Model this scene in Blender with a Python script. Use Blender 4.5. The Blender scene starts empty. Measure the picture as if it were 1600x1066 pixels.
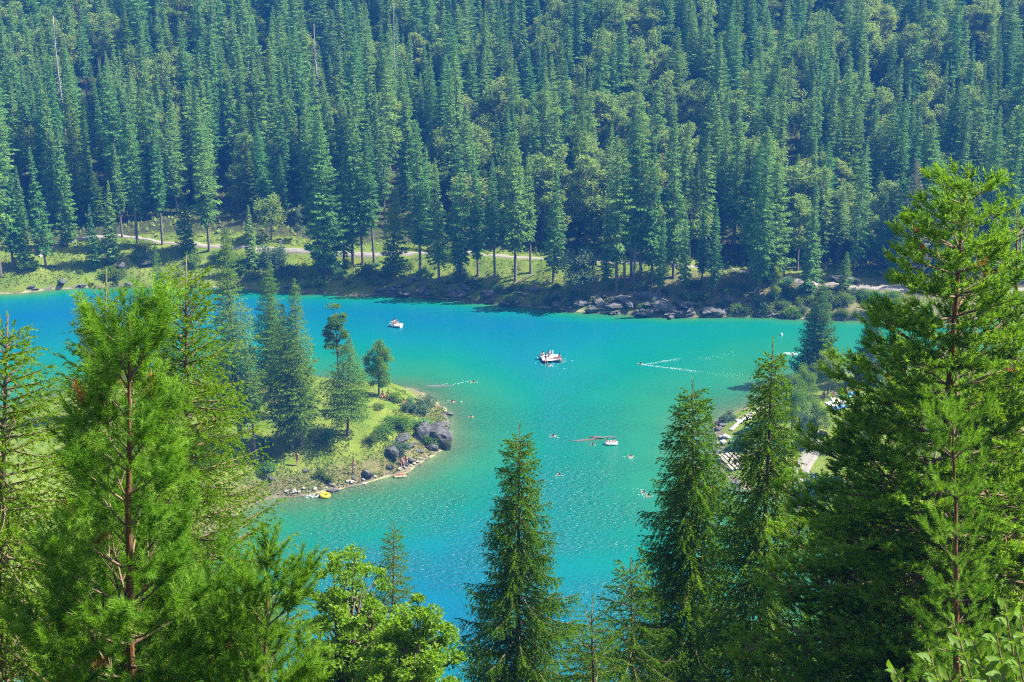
import bpy, math, random
import numpy as np
from mathutils import Vector, Matrix, Quaternion

R = math.radians
SC = bpy.context.scene
COL = SC.collection
random.seed(7)

# ------------------------------------------------------------------ camera, sky, sun, exposure
CAM_Z, PITCH, FPX = 75.0, R(20.5), 2400.0
cam_d = bpy.data.cameras.new('camera')
cam_d.sensor_width = 36.0
cam_d.lens = FPX / 1600.0 * 36.0
cam_d.clip_start = 0.1
cam_d.clip_end = 3000.0
cam = bpy.data.objects.new('camera', cam_d)
cam.location = (0, 0, CAM_Z)
cam.rotation_euler = (math.pi / 2 - PITCH, 0, 0)
COL.objects.link(cam)
SC.camera = cam

SUN_EL, SUN_AZ = R(50), R(80)          # azimuth to the right of the viewing direction
W = bpy.data.worlds.new('World')
SC.world = W
W.use_nodes = True
wn = W.node_tree
wn.nodes.clear()
w_out = wn.nodes.new('ShaderNodeOutputWorld')
w_bg = wn.nodes.new('ShaderNodeBackground')
w_sky = wn.nodes.new('ShaderNodeTexSky')
w_sky.sky_type = 'NISHITA'
w_sky.sun_disc = False
w_sky.sun_elevation = SUN_EL
w_sky.sun_rotation = SUN_AZ
w_bg.inputs['Strength'].default_value = 0.085
wn.links.new(w_sky.outputs[0], w_bg.inputs['Color'])
wn.links.new(w_bg.outputs[0], w_out.inputs['Surface'])

sun_d = bpy.data.lights.new('sun', 'SUN')
sun_d.energy = 5.0
sun_d.angle = R(0.5)
sun_d.color = (1.0, 0.95, 0.86)
sun = bpy.data.objects.new('sun', sun_d)
S = Vector((math.sin(SUN_AZ) * math.cos(SUN_EL), math.cos(SUN_AZ) * math.cos(SUN_EL), math.sin(SUN_EL)))
sun.rotation_euler = S.to_track_quat('Z', 'Y').to_euler()
sun.location = (0, 0, 400)
COL.objects.link(sun)

SC.view_settings.view_transform = 'Standard'
SC.view_settings.look = 'None'
SC.view_settings.exposure = 1.5
SC.view_settings.gamma = 1.0
SC.view_settings.use_curve_mapping = False
SC.cycles.volume_bounces = 0
SC.cycles.max_bounces = 6
SC.cycles.transparent_max_bounces = 8
SC.cycles.diffuse_bounces = 1
SC.cycles.transmission_bounces = 3
SC.cycles.caustics_reflective = False
SC.cycles.caustics_refractive = False
SC.cycles.filter_width = 1.1
SC.cycles.use_denoising = False

# ------------------------------------------------------------------ small helpers
def ray(px, py):
    d = np.array([(px - 800.0), 0, 0]) + FPX * np.array([0, math.cos(PITCH), -math.sin(PITCH)]) \
        + (533.0 - py) * np.array([0, math.sin(PITCH), math.cos(PITCH)])
    return d / np.linalg.norm(d)

def on_z(px, py, z=0.0):
    d = ray(px, py)
    t = (z - CAM_Z) / d[2]
    return np.array([d[0] * t, d[1] * t, z])

def at_y(px, py, y):
    d = ray(px, py)
    t = y / d[1]
    return np.array([d[0] * t, y, CAM_Z + d[2] * t])

def lattice(x, y, seed):
    xi = np.floor(x).astype(np.int64); yi = np.floor(y).astype(np.int64)
    fx = x - xi; fy = y - yi
    fx = fx * fx * (3 - 2 * fx); fy = fy * fy * (3 - 2 * fy)
    def h(a, b):
        n = (a * 374761393 + b * 668265263 + seed * 1442695041) & 0x7fffffff
        n = ((n ^ (n >> 13)) * 1274126177) & 0x7fffffff
        return ((n ^ (n >> 16)) & 0xffff) / 65535.0
    return (h(xi, yi) * (1 - fx) + h(xi + 1, yi) * fx) * (1 - fy) + (h(xi, yi + 1) * (1 - fx) + h(xi + 1, yi + 1) * fx) * fy

def fbm(x, y, seed, octs=3):
    s = 0; a = 0.5; n = 0
    for k in range(octs):
        s = s + a * lattice(x, y, seed + k * 17); n += a
        x = x * 2.03 + 11.3; y = y * 2.03 + 5.7; a *= 0.5
    return s / n

def tag(o, label=None, cat=None, group=None, kind=None):
    if label: o['label'] = label
    if cat: o['category'] = cat
    if group: o['group'] = group
    if kind: o['kind'] = kind
    return o

def empty(name, loc, rz=0.0, sc=1.0):
    o = bpy.data.objects.new(name, None)
    o.location = loc; o.rotation_euler = (0, 0, rz); o.scale = (sc, sc, sc)
    o.empty_display_size = 0.3
    COL.objects.link(o)
    return o

def put(name, mesh, parent=None, loc=None, rot=None, sc=None):
    o = bpy.data.objects.new(name, mesh)
    COL.objects.link(o)
    if parent: o.parent = parent
    if loc is not None: o.location = loc
    if rot is not None: o.rotation_euler = rot
    if sc is not None: o.scale = sc if hasattr(sc, '__len__') else (sc, sc, sc)
    return o

class Geo:
    """Collects triangles as numpy arrays and makes one mesh of them."""
    def __init__(self):
        self.v = []; self.f = []; self.m = []; self.s = []; self.n = 0
    def add(self, verts, faces, mat=0, smooth=False):
        verts = np.asarray(verts, dtype=np.float32).reshape(-1, 3)
        faces = np.asarray(faces, dtype=np.int32).reshape(-1, 3)
        self.v.append(verts); self.f.append(faces + self.n)
        self.m.append(np.full(len(faces), mat, np.int32)); self.s.append(np.full(len(faces), smooth, bool))
        self.n += len(verts)
    def tris(self, P, mat=0):
        P = np.asarray(P, dtype=np.float32).reshape(-1, 3)
        self.add(P, np.arange(len(P)).reshape(-1, 3), mat, False)
    def needles(self, root, d, ln, wd, side, mat=0):
        ln = np.asarray(ln, float).reshape(-1, 1); wd = np.asarray(wd, float).reshape(-1, 1)
        s = side * (wd * 0.5)
        P = np.stack([root - s, root + s, root + d * ln], axis=1)
        self.tris(P, mat)
    def leaves(self, root, d, ln, wd, side, mat=0, fold=None):
        ln = np.asarray(ln, float).reshape(-1, 1); wd = np.asarray(wd, float).reshape(-1, 1)
        mid = root + d * (ln * 0.5)
        if fold is not None: mid = mid + fold
        a = mid - side * (wd * 0.5); b = mid + side * (wd * 0.5); tip = root + d * ln
        V = np.stack([root, a, tip, b], axis=1).reshape(-1, 3)
        n = len(root); i = np.arange(n)[:, None] * 4
        F = np.concatenate([i + np.array([[0, 2, 1]]), i + np.array([[0, 3, 2]])], axis=1).reshape(-1, 3)
        self.add(V, F, mat, False)
    def tube(self, pts, rad, sides=6, mat=0, cap=True):
        pts = np.asarray(pts, float); rad = np.asarray(rad, float)
        n = len(pts)
        T = np.gradient(pts, axis=0)
        T /= np.linalg.norm(T, axis=1)[:, None] + 1e-9
        ref = np.array([0.31, 0.95, 0.07]) if abs(T[0][2]) > 0.8 else np.array([0, 0, 1.0])
        U = np.cross(T, ref); U /= np.linalg.norm(U, axis=1)[:, None] + 1e-9
        V = np.cross(T, U)
        a = np.linspace(0, 2 * np.pi, sides, endpoint=False)
        ring = pts[:, None, :] + rad[:, None, None] * (np.cos(a)[None, :, None] * U[:, None, :] + np.sin(a)[None, :, None] * V[:, None, :])
        verts = ring.reshape(-1, 3)
        F = []
        for i in range(n - 1):
            for j in range(sides):
                k = (j + 1) % sides
                p, q, r_, s_ = i * sides + j, i * sides + k, (i + 1) * sides + k, (i + 1) * sides + j
                F += [(p, s_, r_), (p, r_, q)]
        if cap:
            verts = np.vstack([verts, pts[-1] + T[-1] * rad[-1] * 0.4, pts[0]])
            c = n * sides
            for j in range(sides):
                k = (j + 1) % sides
                F.append(((n - 1) * sides + j, c, (n - 1) * sides + k))
                F.append((j, k, c + 1))
        self.add(verts, F, mat, True)
    def box(self, x0, x1, y0, y1, z0, z1, mat=0):
        v = [(x, y, z) for z in (z0, z1) for y in (y0, y1) for x in (x0, x1)]
        q = [(0, 2, 3, 1), (4, 5, 7, 6), (0, 1, 5, 4), (2, 6, 7, 3), (0, 4, 6, 2), (1, 3, 7, 5)]
        f = []
        for a, b, c, d in q: f += [(a, b, c), (a, c, d)]
        self.add(v, f, mat, False)
    def mesh(self, name, mats):
        me = bpy.data.meshes.new(name)
        if not self.v: return me
        v = np.concatenate(self.v); f = np.concatenate(self.f)
        me.vertices.add(len(v)); me.vertices.foreach_set('co', v.ravel())
        me.loops.add(len(f) * 3); me.loops.foreach_set('vertex_index', f.ravel())
        me.polygons.add(len(f))
        me.polygons.foreach_set('loop_start', np.arange(0, len(f) * 3, 3, dtype=np.int32))
        me.polygons.foreach_set('loop_total', np.full(len(f), 3, np.int32))
        me.polygons.foreach_set('material_index', np.concatenate(self.m))
        me.polygons.foreach_set('use_smooth', np.concatenate(self.s))
        for m in mats: me.materials.append(m)
        me.update(calc_edges=True)
        return me

def norm(a):
    return a / (np.linalg.norm(a, axis=-1, keepdims=True) + 1e-9)

# ------------------------------------------------------------------ materials
def new_mat(name):
    m = bpy.data.materials.new(name); m.use_nodes = True
    nt = m.node_tree; nt.nodes.clear()
    out = nt.nodes.new('ShaderNodeOutputMaterial')
    return m, nt, out

def N(nt, kind, **kw):
    n = nt.nodes.new(kind)
    for k, v in kw.items():
        if k.startswith('i_'):
            n.inputs[k[2:].replace('_', ' ')].default_value = v
        else:
            setattr(n, k, v)
    return n

def ramp(nt, fac, stops):
    r = nt.nodes.new('ShaderNodeValToRGB')
    e = r.color_ramp.elements
    while len(e) < len(stops): e.new(0.5)
    for k, (p, c) in enumerate(stops):
        e[k].position = p; e[k].color = (*c, 1)
    nt.links.new(fac, r.inputs[0])
    return r.outputs[0]

def mixc(nt, fac, a, b, blend='MIX'):
    m = nt.nodes.new('ShaderNodeMix'); m.data_type = 'RGBA'; m.blend_type = blend
    for sock, v in ((m.inputs[0], fac), (m.inputs[6], a), (m.inputs[7], b)):
        if hasattr(v, 'is_output'): nt.links.new(v, sock)
        elif isinstance(v, (int, float)): sock.default_value = v
        else: sock.default_value = (*v, 1)
    return m.outputs[2]

def mathn(nt, op, a, b=0.0, clamp=False):
    m = nt.nodes.new('ShaderNodeMath'); m.operation = op; m.use_clamp = clamp
    for sock, v in ((m.inputs[0], a), (m.inputs[1], b)):
        if hasattr(v, 'is_output'): nt.links.new(v, sock)
        else: sock.default_value = v
    return m.outputs[0]

def foliage(name, ca, cb, cc, scale=1.0, trans=0.35, vary=0.5, rough=0.6, spec=0.12):
    """Leaf surface: two greens by noise, a third by object, light passing through."""
    m, nt, out = new_mat(name)
    tc = N(nt, 'ShaderNodeTexCoord')
    no = N(nt, 'ShaderNodeTexNoise', i_Scale=scale, i_Detail=3.0)
    nt.links.new(tc.outputs['Object'], no.inputs['Vector'])
    f = ramp(nt, no.outputs['Fac'], [(0.34, (0, 0, 0)), (0.66, (1, 1, 1))])
    c = mixc(nt, f, ca, cb)
    oi = N(nt, 'ShaderNodeObjectInfo')
    c = mixc(nt, mathn(nt, 'MULTIPLY', oi.outputs['Random'], vary), c, cc)
    p = N(nt, 'ShaderNodeBsdfPrincipled', i_Roughness=rough)
    p.inputs['Specular IOR Level'].default_value = spec
    nt.links.new(c, p.inputs['Base Color'])
    t = N(nt, 'ShaderNodeBsdfTranslucent')
    tcn = mixc(nt, 0.5, c, mixc(nt, 1.0, c, (1.5, 1.5, 0.5), 'MULTIPLY'))
    nt.links.new(tcn, t.inputs['Color'])
    mx = N(nt, 'ShaderNodeMixShader'); mx.inputs[0].default_value = trans
    nt.links.new(p.outputs[0], mx.inputs[1]); nt.links.new(t.outputs[0], mx.inputs[2])
    nt.links.new(mx.outputs[0], out.inputs['Surface'])
    return m

def rough_mat(name, ca, cb, scale=4.0, rough=0.85, bump=0.4, detail=6.0, stretch=(1, 1, 1), cc=None, spec=0.3):
    m, nt, out = new_mat(name)
    tc = N(nt, 'ShaderNodeTexCoord')
    mp = N(nt, 'ShaderNodeMapping'); mp.inputs['Scale'].default_value = stretch
    nt.links.new(tc.outputs['Object'], mp.inputs['Vector'])
    no = N(nt, 'ShaderNodeTexNoise', i_Scale=scale, i_Detail=detail, i_Roughness=0.65)
    nt.links.new(mp.outputs[0], no.inputs['Vector'])
    c = mixc(nt, ramp(nt, no.outputs['Fac'], [(0.3, (0, 0, 0)), (0.7, (1, 1, 1))]), ca, cb)
    if cc:
        n2 = N(nt, 'ShaderNodeTexNoise', i_Scale=scale * 0.35, i_Detail=4.0)
        nt.links.new(mp.outputs[0], n2.inputs['Vector'])
        c = mixc(nt, ramp(nt, n2.outputs['Fac'], [(0.5, (0, 0, 0)), (0.62, (1, 1, 1))]), c, cc)
    p = N(nt, 'ShaderNodeBsdfPrincipled', i_Roughness=rough)
    p.inputs['Specular IOR Level'].default_value = spec
    nt.links.new(c, p.inputs['Base Color'])
    if bump:
        b = N(nt, 'ShaderNodeBump', i_Strength=bump, i_Distance=0.3 / scale)
        nt.links.new(no.outputs['Fac'], b.inputs['Height']); nt.links.new(b.outputs[0], p.inputs['Normal'])
    nt.links.new(p.outputs[0], out.inputs['Surface'])
    return m

M = {}
M['spruce'] = foliage('spruce_needles', (0.042, 0.160, 0.040), (0.115, 0.300, 0.056), (0.215, 0.345, 0.060), 0.9, 0.26, 0.8)
M['spruce_mid'] = foliage('spruce_needles_mid', (0.052, 0.145, 0.010), (0.135, 0.265, 0.016), (0.17, 0.25, 0.016), 0.6, 0.36, 0.6)
M['spruce_shore'] = foliage('dark_spruce_needles', (0.032, 0.100, 0.010), (0.085, 0.185, 0.014), (0.08, 0.16, 0.014), 0.6, 0.3, 0.3)
M['spruce_near'] = foliage('spruce_needles_close', (0.055, 0.16, 0.008), (0.13, 0.265, 0.014), (0.14, 0.22, 0.012), 1.6, 0.5, 0.4)
M['spruce_young'] = foliage('young_spruce_needles', (0.09, 0.2, 0.008), (0.18, 0.31, 0.014), (0.15, 0.25, 0.012), 2.0, 0.52, 0.3)
M['pine'] = foliage('pine_needles', (0.065, 0.19, 0.008), (0.165, 0.33, 0.016), (0.15, 0.26, 0.012), 2.2, 0.52, 0.3)
M['pine_right'] = foliage('pine_needles_olive', (0.085, 0.205, 0.008), (0.21, 0.345, 0.014), (0.17, 0.26, 0.012), 1.4, 0.6, 0.3)
M['pine_tip'] = foliage('fresh_pine_needles', (0.120, 0.270, 0.020), (0.230, 0.410, 0.050), (0.22, 0.36, 0.04), 2.2, 0.5, 0.3)
M['dead'] = foliage('dry_needles', (0.35, 0.14, 0.03), (0.45, 0.22, 0.06), (0.4, 0.2, 0.05), 3.0, 0.3, 0.2)
M['broad_far'] = foliage('broad_leaves_far', (0.14, 0.25, 0.045), (0.25, 0.37, 0.08), (0.3, 0.37, 0.09), 0.5, 0.42, 0.8)
M['broad_mid'] = foliage('broad_leaves_mid', (0.08, 0.195, 0.012), (0.175, 0.31, 0.018), (0.22, 0.29, 0.015), 0.7, 0.52, 0.6)
M['yellow_leaf'] = foliage('yellow_green_leaves', (0.17, 0.25, 0.01), (0.28, 0.34, 0.016), (0.23, 0.29, 0.014), 0.8, 0.5, 0.4)
M['blue_leaf'] = foliage('grey_green_leaves', (0.08, 0.15, 0.07), (0.14, 0.22, 0.11), (0.1, 0.18, 0.1), 0.7, 0.45, 0.4)
M['broad_near'] = foliage('broad_leaves_close', (0.12, 0.26, 0.012), (0.25, 0.41, 0.028), (0.2, 0.34, 0.02), 1.6, 0.6, 0.3, 0.4, 0.4)
M['willow_near'] = foliage('willow_leaves_close', (0.075, 0.18, 0.015), (0.16, 0.27, 0.03), (0.12, 0.22, 0.02), 5.0, 0.45, 0.3, 0.55, 0.18)
M['grass_blade'] = foliage('grass_blades', (0.105, 0.18, 0.01), (0.19, 0.235, 0.018), (0.15, 0.2, 0.02), 0.35, 0.5, 0.2)
M['herb'] = foliage('bank_herbs', (0.085, 0.165, 0.015), (0.21, 0.245, 0.035), (0.18, 0.21, 0.03), 0.25, 0.5, 0.2)
M['bark'] = rough_mat('grey_bark', (0.10, 0.075, 0.055), (0.26, 0.21, 0.17), 3.0, 0.9, 0.6, 6, (4, 4, 0.7))
M['bark_pine'] = rough_mat('orange_pine_bark', (0.09, 0.045, 0.022), (0.30, 0.14, 0.06), 8.0, 0.9, 0.8, 6, (3, 3, 0.8))
M['dead_wood'] = rough_mat('silver_dead_wood', (0.28, 0.26, 0.24), (0.45, 0.43, 0.40), 5.0, 0.9, 0.3)
M['twig'] = rough_mat('twig_bark', (0.13, 0.085, 0.05), (0.28, 0.20, 0.13), 12.0, 0.9, 0.3)
M['rock'] = rough_mat('lake_rock', (0.035, 0.036, 0.038), (0.20, 0.195, 0.185), 2.6, 0.9, 1.0, 8, (1, 1, 2.6), (0.07, 0.085, 0.035))
M['dark_rock'] = rough_mat('layered_dark_rock', (0.022, 0.023, 0.024), (0.16, 0.158, 0.15), 3.0, 0.9, 1.0, 9, (0.7, 0.7, 4.0), (0.05, 0.06, 0.025))
M['dry'] = foliage('greyish_dry_needles', (0.15, 0.16, 0.09), (0.27, 0.27, 0.17), (0.22, 0.22, 0.14), 0.6, 0.3, 0.3)
M['stone'] = rough_mat('pale_stone', (0.26, 0.24, 0.20), (0.45, 0.42, 0.37), 3.0, 0.9, 0.6)
M['gravel'] = rough_mat('pale_gravel', (0.19, 0.17, 0.135), (0.33, 0.30, 0.25), 5.0, 0.95, 0.5)
M['wood'] = rough_mat('weathered_wood', (0.24, 0.20, 0.16), (0.40, 0.35, 0.29), 5.0, 0.8, 0.3, 5, (1, 8, 1))
M['dark_wood'] = rough_mat('dark_wood', (0.07, 0.05, 0.035), (0.15, 0.11, 0.08), 6.0, 0.85, 0.3)
M['white'] = rough_mat('white_paint', (0.72, 0.72, 0.70), (0.82, 0.82, 0.80), 3.0, 0.45, 0.05)
M['yellow'] = rough_mat('yellow_vinyl', (0.75, 0.52, 0.02), (0.82, 0.60, 0.03), 3.0, 0.35, 0.0)
M['pale_yellow'] = rough_mat('pale_yellow_vinyl', (0.60, 0.52, 0.25), (0.66, 0.58, 0.30), 3.0, 0.4, 0.0)
M['red'] = rough_mat('red_cloth', (0.60, 0.07, 0.05), (0.70, 0.12, 0.08), 3.0, 0.7, 0.0)
M['orange'] = rough_mat('orange_cloth', (0.75, 0.25, 0.05), (0.80, 0.32, 0.08), 3.0, 0.7, 0.0)
M['blue'] = rough_mat('blue_cloth', (0.06, 0.16, 0.45), (0.10, 0.22, 0.52), 3.0, 0.7, 0.0)
M['teal'] = rough_mat('teal_cloth', (0.08, 0.40, 0.42), (0.12, 0.46, 0.48), 3.0, 0.7, 0.0)
M['black'] = rough_mat('black_cloth', (0.02, 0.02, 0.025), (0.04, 0.04, 0.05), 3.0, 0.7, 0.0)
M['skin'] = rough_mat('skin', (0.33, 0.16, 0.10), (0.42, 0.22, 0.14), 6.0, 0.55, 0.0)
M['hair'] = rough_mat('brown_hair', (0.03, 0.018, 0.010), (0.07, 0.04, 0.02), 20.0, 0.6, 0.0)
M['foam'] = rough_mat('white_foam', (0.30, 0.40, 0.42), (0.48, 0.55, 0.56), 6.0, 0.6, 0.0)
# ------------------------------------------------------------------ shape of the land
def poly(pts):
    return np.array([on_z(px, py)[:2] for px, py in pts])

FAR = poly([(-500, 470), (-200, 466), (0, 459), (60, 456), (110, 452), (160, 449), (235, 447), (330, 448), (400, 452), (450, 455),
            (500, 458), (560, 461), (620, 462), (680, 466), (760, 473), (830, 480), (900, 487), (980, 492), (1040, 496),
            (1100, 493), (1160, 495), (1250, 498), (1330, 501), (1400, 499), (1600, 500), (2000, 505)])
FAR = np.vstack([FAR, [[900, 250], [900, 1500], [-900, 1500], [-900, 260]]])
PEN = poly([(-260, 700), (-60, 676), (20, 646), (72, 624), (118, 609), (200, 600), (300, 596), (400, 594), (510, 596), (570, 607),
            (605, 606), (640, 608), (672, 618), (698, 642), (704, 660), (697, 678), (704, 692), (690, 706), (664, 720), (640, 736), (600, 748),
            (560, 757), (520, 765), (470, 774), (424, 780), (385, 792), (330, 830), (240, 900), (120, 985), (-60, 1100), (-420, 1300)])
PEN = np.vstack([PEN, [[-160, 95], [-200, 150]]])
RGT = poly([(1204, 626), (1170, 636), (1142, 646), (1124, 660), (1116, 676), (1126, 692), (1122, 706), (1128, 735), (1150, 758),
            (1190, 772), (1215, 774), (1232, 782), (1262, 800), (1330, 835), (1450, 900), (1700, 1000)])
RGT = np.vstack([RGT, [[140, 110], [150, 200]], poly([(1800, 560), (1600, 560), (1480, 572), (1400, 578), (1330, 582), (1290, 585), (1245, 600)])])

def sdist(P, x, y):
    """Signed distance to a polygon, positive inside."""
    best = np.full(x.shape, 1e9); ins = np.zeros(x.shape, bool)
    for i in range(len(P)):
        ax, ay = P[i]; bx, by = P[(i + 1) % len(P)]
        dx, dy = bx - ax, by - ay
        t = np.clip(((x - ax) * dx + (y - ay) * dy) / (dx * dx + dy * dy + 1e-12), 0, 1)
        best = np.minimum(best, (x - ax - t * dx) ** 2 + (y - ay - t * dy) ** 2)
        c = (ay > y) != (by > y)
        with np.errstate(divide='ignore', invalid='ignore'):
            xi = ax + (y - ay) * dx / (dy if abs(dy) > 1e-12 else 1e-12)
        ins ^= c & (x < xi)
    d = np.sqrt(best)
    return np.where(ins, d, -d)

def land(x, y):
    x = np.asarray(x, float); y = np.asarray(y, float)
    w = (fbm(x * 0.35, y * 0.35, 3) - 0.5)
    df = sdist(FAR, x, y) + w * 2.2
    dp = sdist(PEN, x, y) + w * 1.2
    dr = sdist(RGT, x, y) + w * 1.2
    big = fbm(x * 0.05, y * 0.05, 9) - 0.5
    sm = fbm(x * 0.5, y * 0.5, 21) - 0.5
    low = np.clip((x - 30) / 40, 0, 1)
    hf = np.interp(df, [-80, -14, -5, -2, 0, 0.6, 2, 5, 8.6, 11.5, 20, 60, 105, 170, 300, 420], [-11, -8, -4.5, -1.4, 0, 0.55, 1.2, 2.5, 3.95, 4.1, 5.4, 12.5, 23, 42, 58, 60])
    hf = hf - np.clip(df, 0, 9) / 9 * low * 0.9
    hf = hf + np.clip(df / 14 - 0.6, 0, 1) * big * 9 + np.clip(df / 4, 0, 1) * sm * 0.8
    hp = np.interp(dp, [-80, -32, -15, -6, -2, 0, 1.2, 2.5, 5.0, 6.5, 10, 16, 40], [-11, -7, -2.8, -1.1, -0.45, 0, 0.5, 1.1, 2.6, 3.1, 3.7, 4.3, 5.5])
    hp = hp + np.clip(dp / 5, 0, 1) * (sm * 0.6 + big * 1.0)
    hr = np.interp(dr, [-90, -50, -28, -9, -2, 0, 1.0, 3.0, 9, 30, 60], [-11, -7, -3.0, -1.2, -0.4, 0, 0.4, 0.9, 1.7, 3.0, 8.0])
    hr = hr + np.clip(dr / 4, 0, 1) * (sm * 0.35 + big * 0.6)
    dn = 102.0 - y + big * 10
    hn = np.where(dn > 0, 0.72 * (102.0 - y) + sm * 0.6 * np.clip((y - 6) / 10, 0, 1) + big * 2.0 * np.clip((y - 12) / 20, 0, 1), np.interp(-dn, [0, 4, 14, 30, 60], [0, -1.4, -4, -7, -11]))
    hn = np.minimum(hn, 73.3 + np.clip(-y, 0, 200) * 0.03)
    shoal = -11 + 10.75 * np.exp(-(((x - SH[0]) / 5.0) ** 2 + ((y - SH[1]) / 2.6) ** 2)) \
        + 10.2 * np.exp(-(((x - SH2[0]) / 4.0) ** 2 + ((y - SH2[1]) / 2.4) ** 2)) + 7.6 * np.exp(-(((x - SH3[0]) / 12.0) ** 2 + ((y - SH3[1]) / 5.0) ** 2))
    return np.maximum.reduce([hf, hp, hr, hn, shoal]), df, dp, dr, dn
SH = on_z(930, 687); SH2 = on_z(698, 604); SH3 = on_z(1000, 628)

def hgt(x, y):
    return float(land(np.array([x]), np.array([y]))[0][0])

def on_land(px, py, y0=104.0, y1=420.0):
    d = ray(px, py)
    yy = np.arange(y0, y1, 0.25)
    t = yy / d[1]
    z = CAM_Z + d[2] * t
    h = np.maximum(land(d[0] * t, yy)[0], 0)
    k = np.nonzero(h >= z)[0]
    i = int(k[0]) if len(k) else len(yy) - 1
    return np.array([d[0] * t[i], yy[i], h[i]])

# ------------------------------------------------------------------ ground sheet and water sheet
def axis(segs):
    out = []
    for a, b, st in segs:
        out.append(np.arange(a, b, st))
    return np.concatenate(out + [np.array([segs[-1][1]])])

GX = axis([(-800, -200, 30), (-200, -95, 2.5), (-95, 110, 1.0), (110, 200, 2.5), (200, 800, 30)])
GY = axis([(-200, 0, 20), (0, 100, 2.5), (100, 136, 1.6), (136, 240, 0.8), (240, 345, 2.0), (345, 460, 8), (460, 1000, 40)])
gx, gy = np.meshgrid(GX, GY)
gz, df, dp, dr, dn = land(gx, gy)

def grid_mesh(name, X, Y, Z, mat, attrs):
    ny, nx = X.shape
    v = np.stack([X, Y, Z], -1).reshape(-1, 3).astype(np.float32)
    i = np.arange(ny * nx).reshape(ny, nx)
    q = np.stack([i[:-1, :-1], i[:-1, 1:], i[1:, 1:], i[1:, :-1]], -1).reshape(-1, 4).astype(np.int32)
    me = bpy.data.meshes.new(name)
    me.vertices.add(len(v)); me.vertices.foreach_set('co', v.ravel())
    me.loops.add(q.size); me.loops.foreach_set('vertex_index', q.ravel())
    me.polygons.add(len(q))
    me.polygons.foreach_set('loop_start', np.arange(0, q.size, 4, dtype=np.int32))
    me.polygons.foreach_set('loop_total', np.full(len(q), 4, np.int32))
    me.polygons.foreach_set('use_smooth', np.ones(len(q), bool))
    me.materials.append(mat)
    for k, a in attrs.items():
        at = me.attributes.new(k, 'FLOAT', 'POINT')
        at.data.foreach_set('value', a.astype(np.float32).ravel())
    me.update(calc_edges=True)
    return me

def ground_mat():
    m, nt, out = new_mat('ground_cover_soil')
    geo = N(nt, 'ShaderNodeNewGeometry')
    def noise(s, d=5.0):
        n = N(nt, 'ShaderNodeTexNoise', i_Scale=s, i_Detail=d, i_Roughness=0.6)
        nt.links.new(geo.outputs['Position'], n.inputs['Vector'])
        return n.outputs['Fac']
    def attr(k):
        a = N(nt, 'ShaderNodeAttribute'); a.attribute_name = k
        return a.outputs['Fac']
    n1, n2, n3 = noise(0.35), noise(1.7), noise(6.0)
    grass = mixc(nt, ramp(nt, n1, [(0.35, (0, 0, 0)), (0.65, (1, 1, 1))]), (0.10, 0.165, 0.014), (0.185, 0.22, 0.03))
    grass = mixc(nt, ramp(nt, n3, [(0.45, (0, 0, 0)), (0.75, (1, 1, 1))]), grass, (0.08, 0.12, 0.012))
    bank = mixc(nt, ramp(nt, n2, [(0.42, (0, 0, 0)), (0.58, (1, 1, 1))]), (0.20, 0.155, 0.08), (0.10, 0.135, 0.025))
    bank = mixc(nt, ramp(nt, n3, [(0.4, (0, 0, 0)), (0.7, (1, 1, 1))]), bank, (0.12, 0.10, 0.045))
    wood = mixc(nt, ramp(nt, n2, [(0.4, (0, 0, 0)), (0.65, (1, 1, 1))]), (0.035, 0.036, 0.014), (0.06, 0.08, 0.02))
    sand = mixc(nt, ramp(nt, n3, [(0.35, (0, 0, 0)), (0.7, (1, 1, 1))]), (0.10, 0.085, 0.045), (0.22, 0.19, 0.125))
    bed = mixc(nt, ramp(nt, n2, [(0.4, (0, 0, 0)), (0.7, (1, 1, 1))]), (0.36, 0.30, 0.15), (0.22, 0.24, 0.13))
    def blur(a):
        return mathn(nt, 'ADD', a, mathn(nt, 'MULTIPLY', mathn(nt, 'SUBTRACT', n2, 0.5), 0.9))
    def step(a): return ramp(nt, blur(a), [(0.4, (0, 0, 0)), (0.6, (1, 1, 1))])
    c = mixc(nt, step(attr('bank')), grass, bank)
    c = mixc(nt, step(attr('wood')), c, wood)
    c = mixc(nt, step(attr('sand')), c, sand)
    c = mixc(nt, ramp(nt, attr('bed'), [(0.4, (0, 0, 0)), (0.6, (1, 1, 1))]), c, bed)
    p = N(nt, 'ShaderNodeBsdfPrincipled', i_Roughness=0.95)
    p.inputs['Specular IOR Level'].default_value = 0.15
    nt.links.new(c, p.inputs['Base Color'])
    b = N(nt, 'ShaderNodeBump', i_Strength=0.7, i_Distance=0.12)
    nt.links.new(n3, b.inputs['Height']); nt.links.new(b.outputs[0], p.inputs['Normal'])
    nt.links.new(p.outputs[0], out.inputs['Surface'])
    return m

is_far = (df > -1) ; is_pen = (dp > -1) & ~is_far; is_rgt = (dr > -1) & ~is_far & ~is_pen
a_bank = np.where(is_far, np.clip(1.1 - np.abs(df - 4.5) / 7.0, 0.15, 0.8) - np.clip((-gx + 25) / 50, 0, 0.42), np.where(is_pen, np.clip(1.0 - dp / 6.0, 0.02, 0.7), np.where(is_rgt, 0.25, 0.4)))
a_bank = np.where(is_far, a_bank + np.clip((gx - 0) / 60, -0.12, 0.0), a_bank)
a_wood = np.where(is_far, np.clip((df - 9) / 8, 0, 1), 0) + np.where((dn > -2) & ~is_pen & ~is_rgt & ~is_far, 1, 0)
a_sand = np.where(gz < 0.05, 1.0, np.clip(1.0 - (gz - 0.05) / 0.4, 0, 1))
a_bed = (gz < -0.03).astype(float)
ground = put('ground', grid_mesh('ground', gx, gy, gz, ground_mat(), dict(bank=a_bank, wood=a_wood, sand=a_sand, bed=a_bed)))
ground['kind'] = 'structure'

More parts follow.
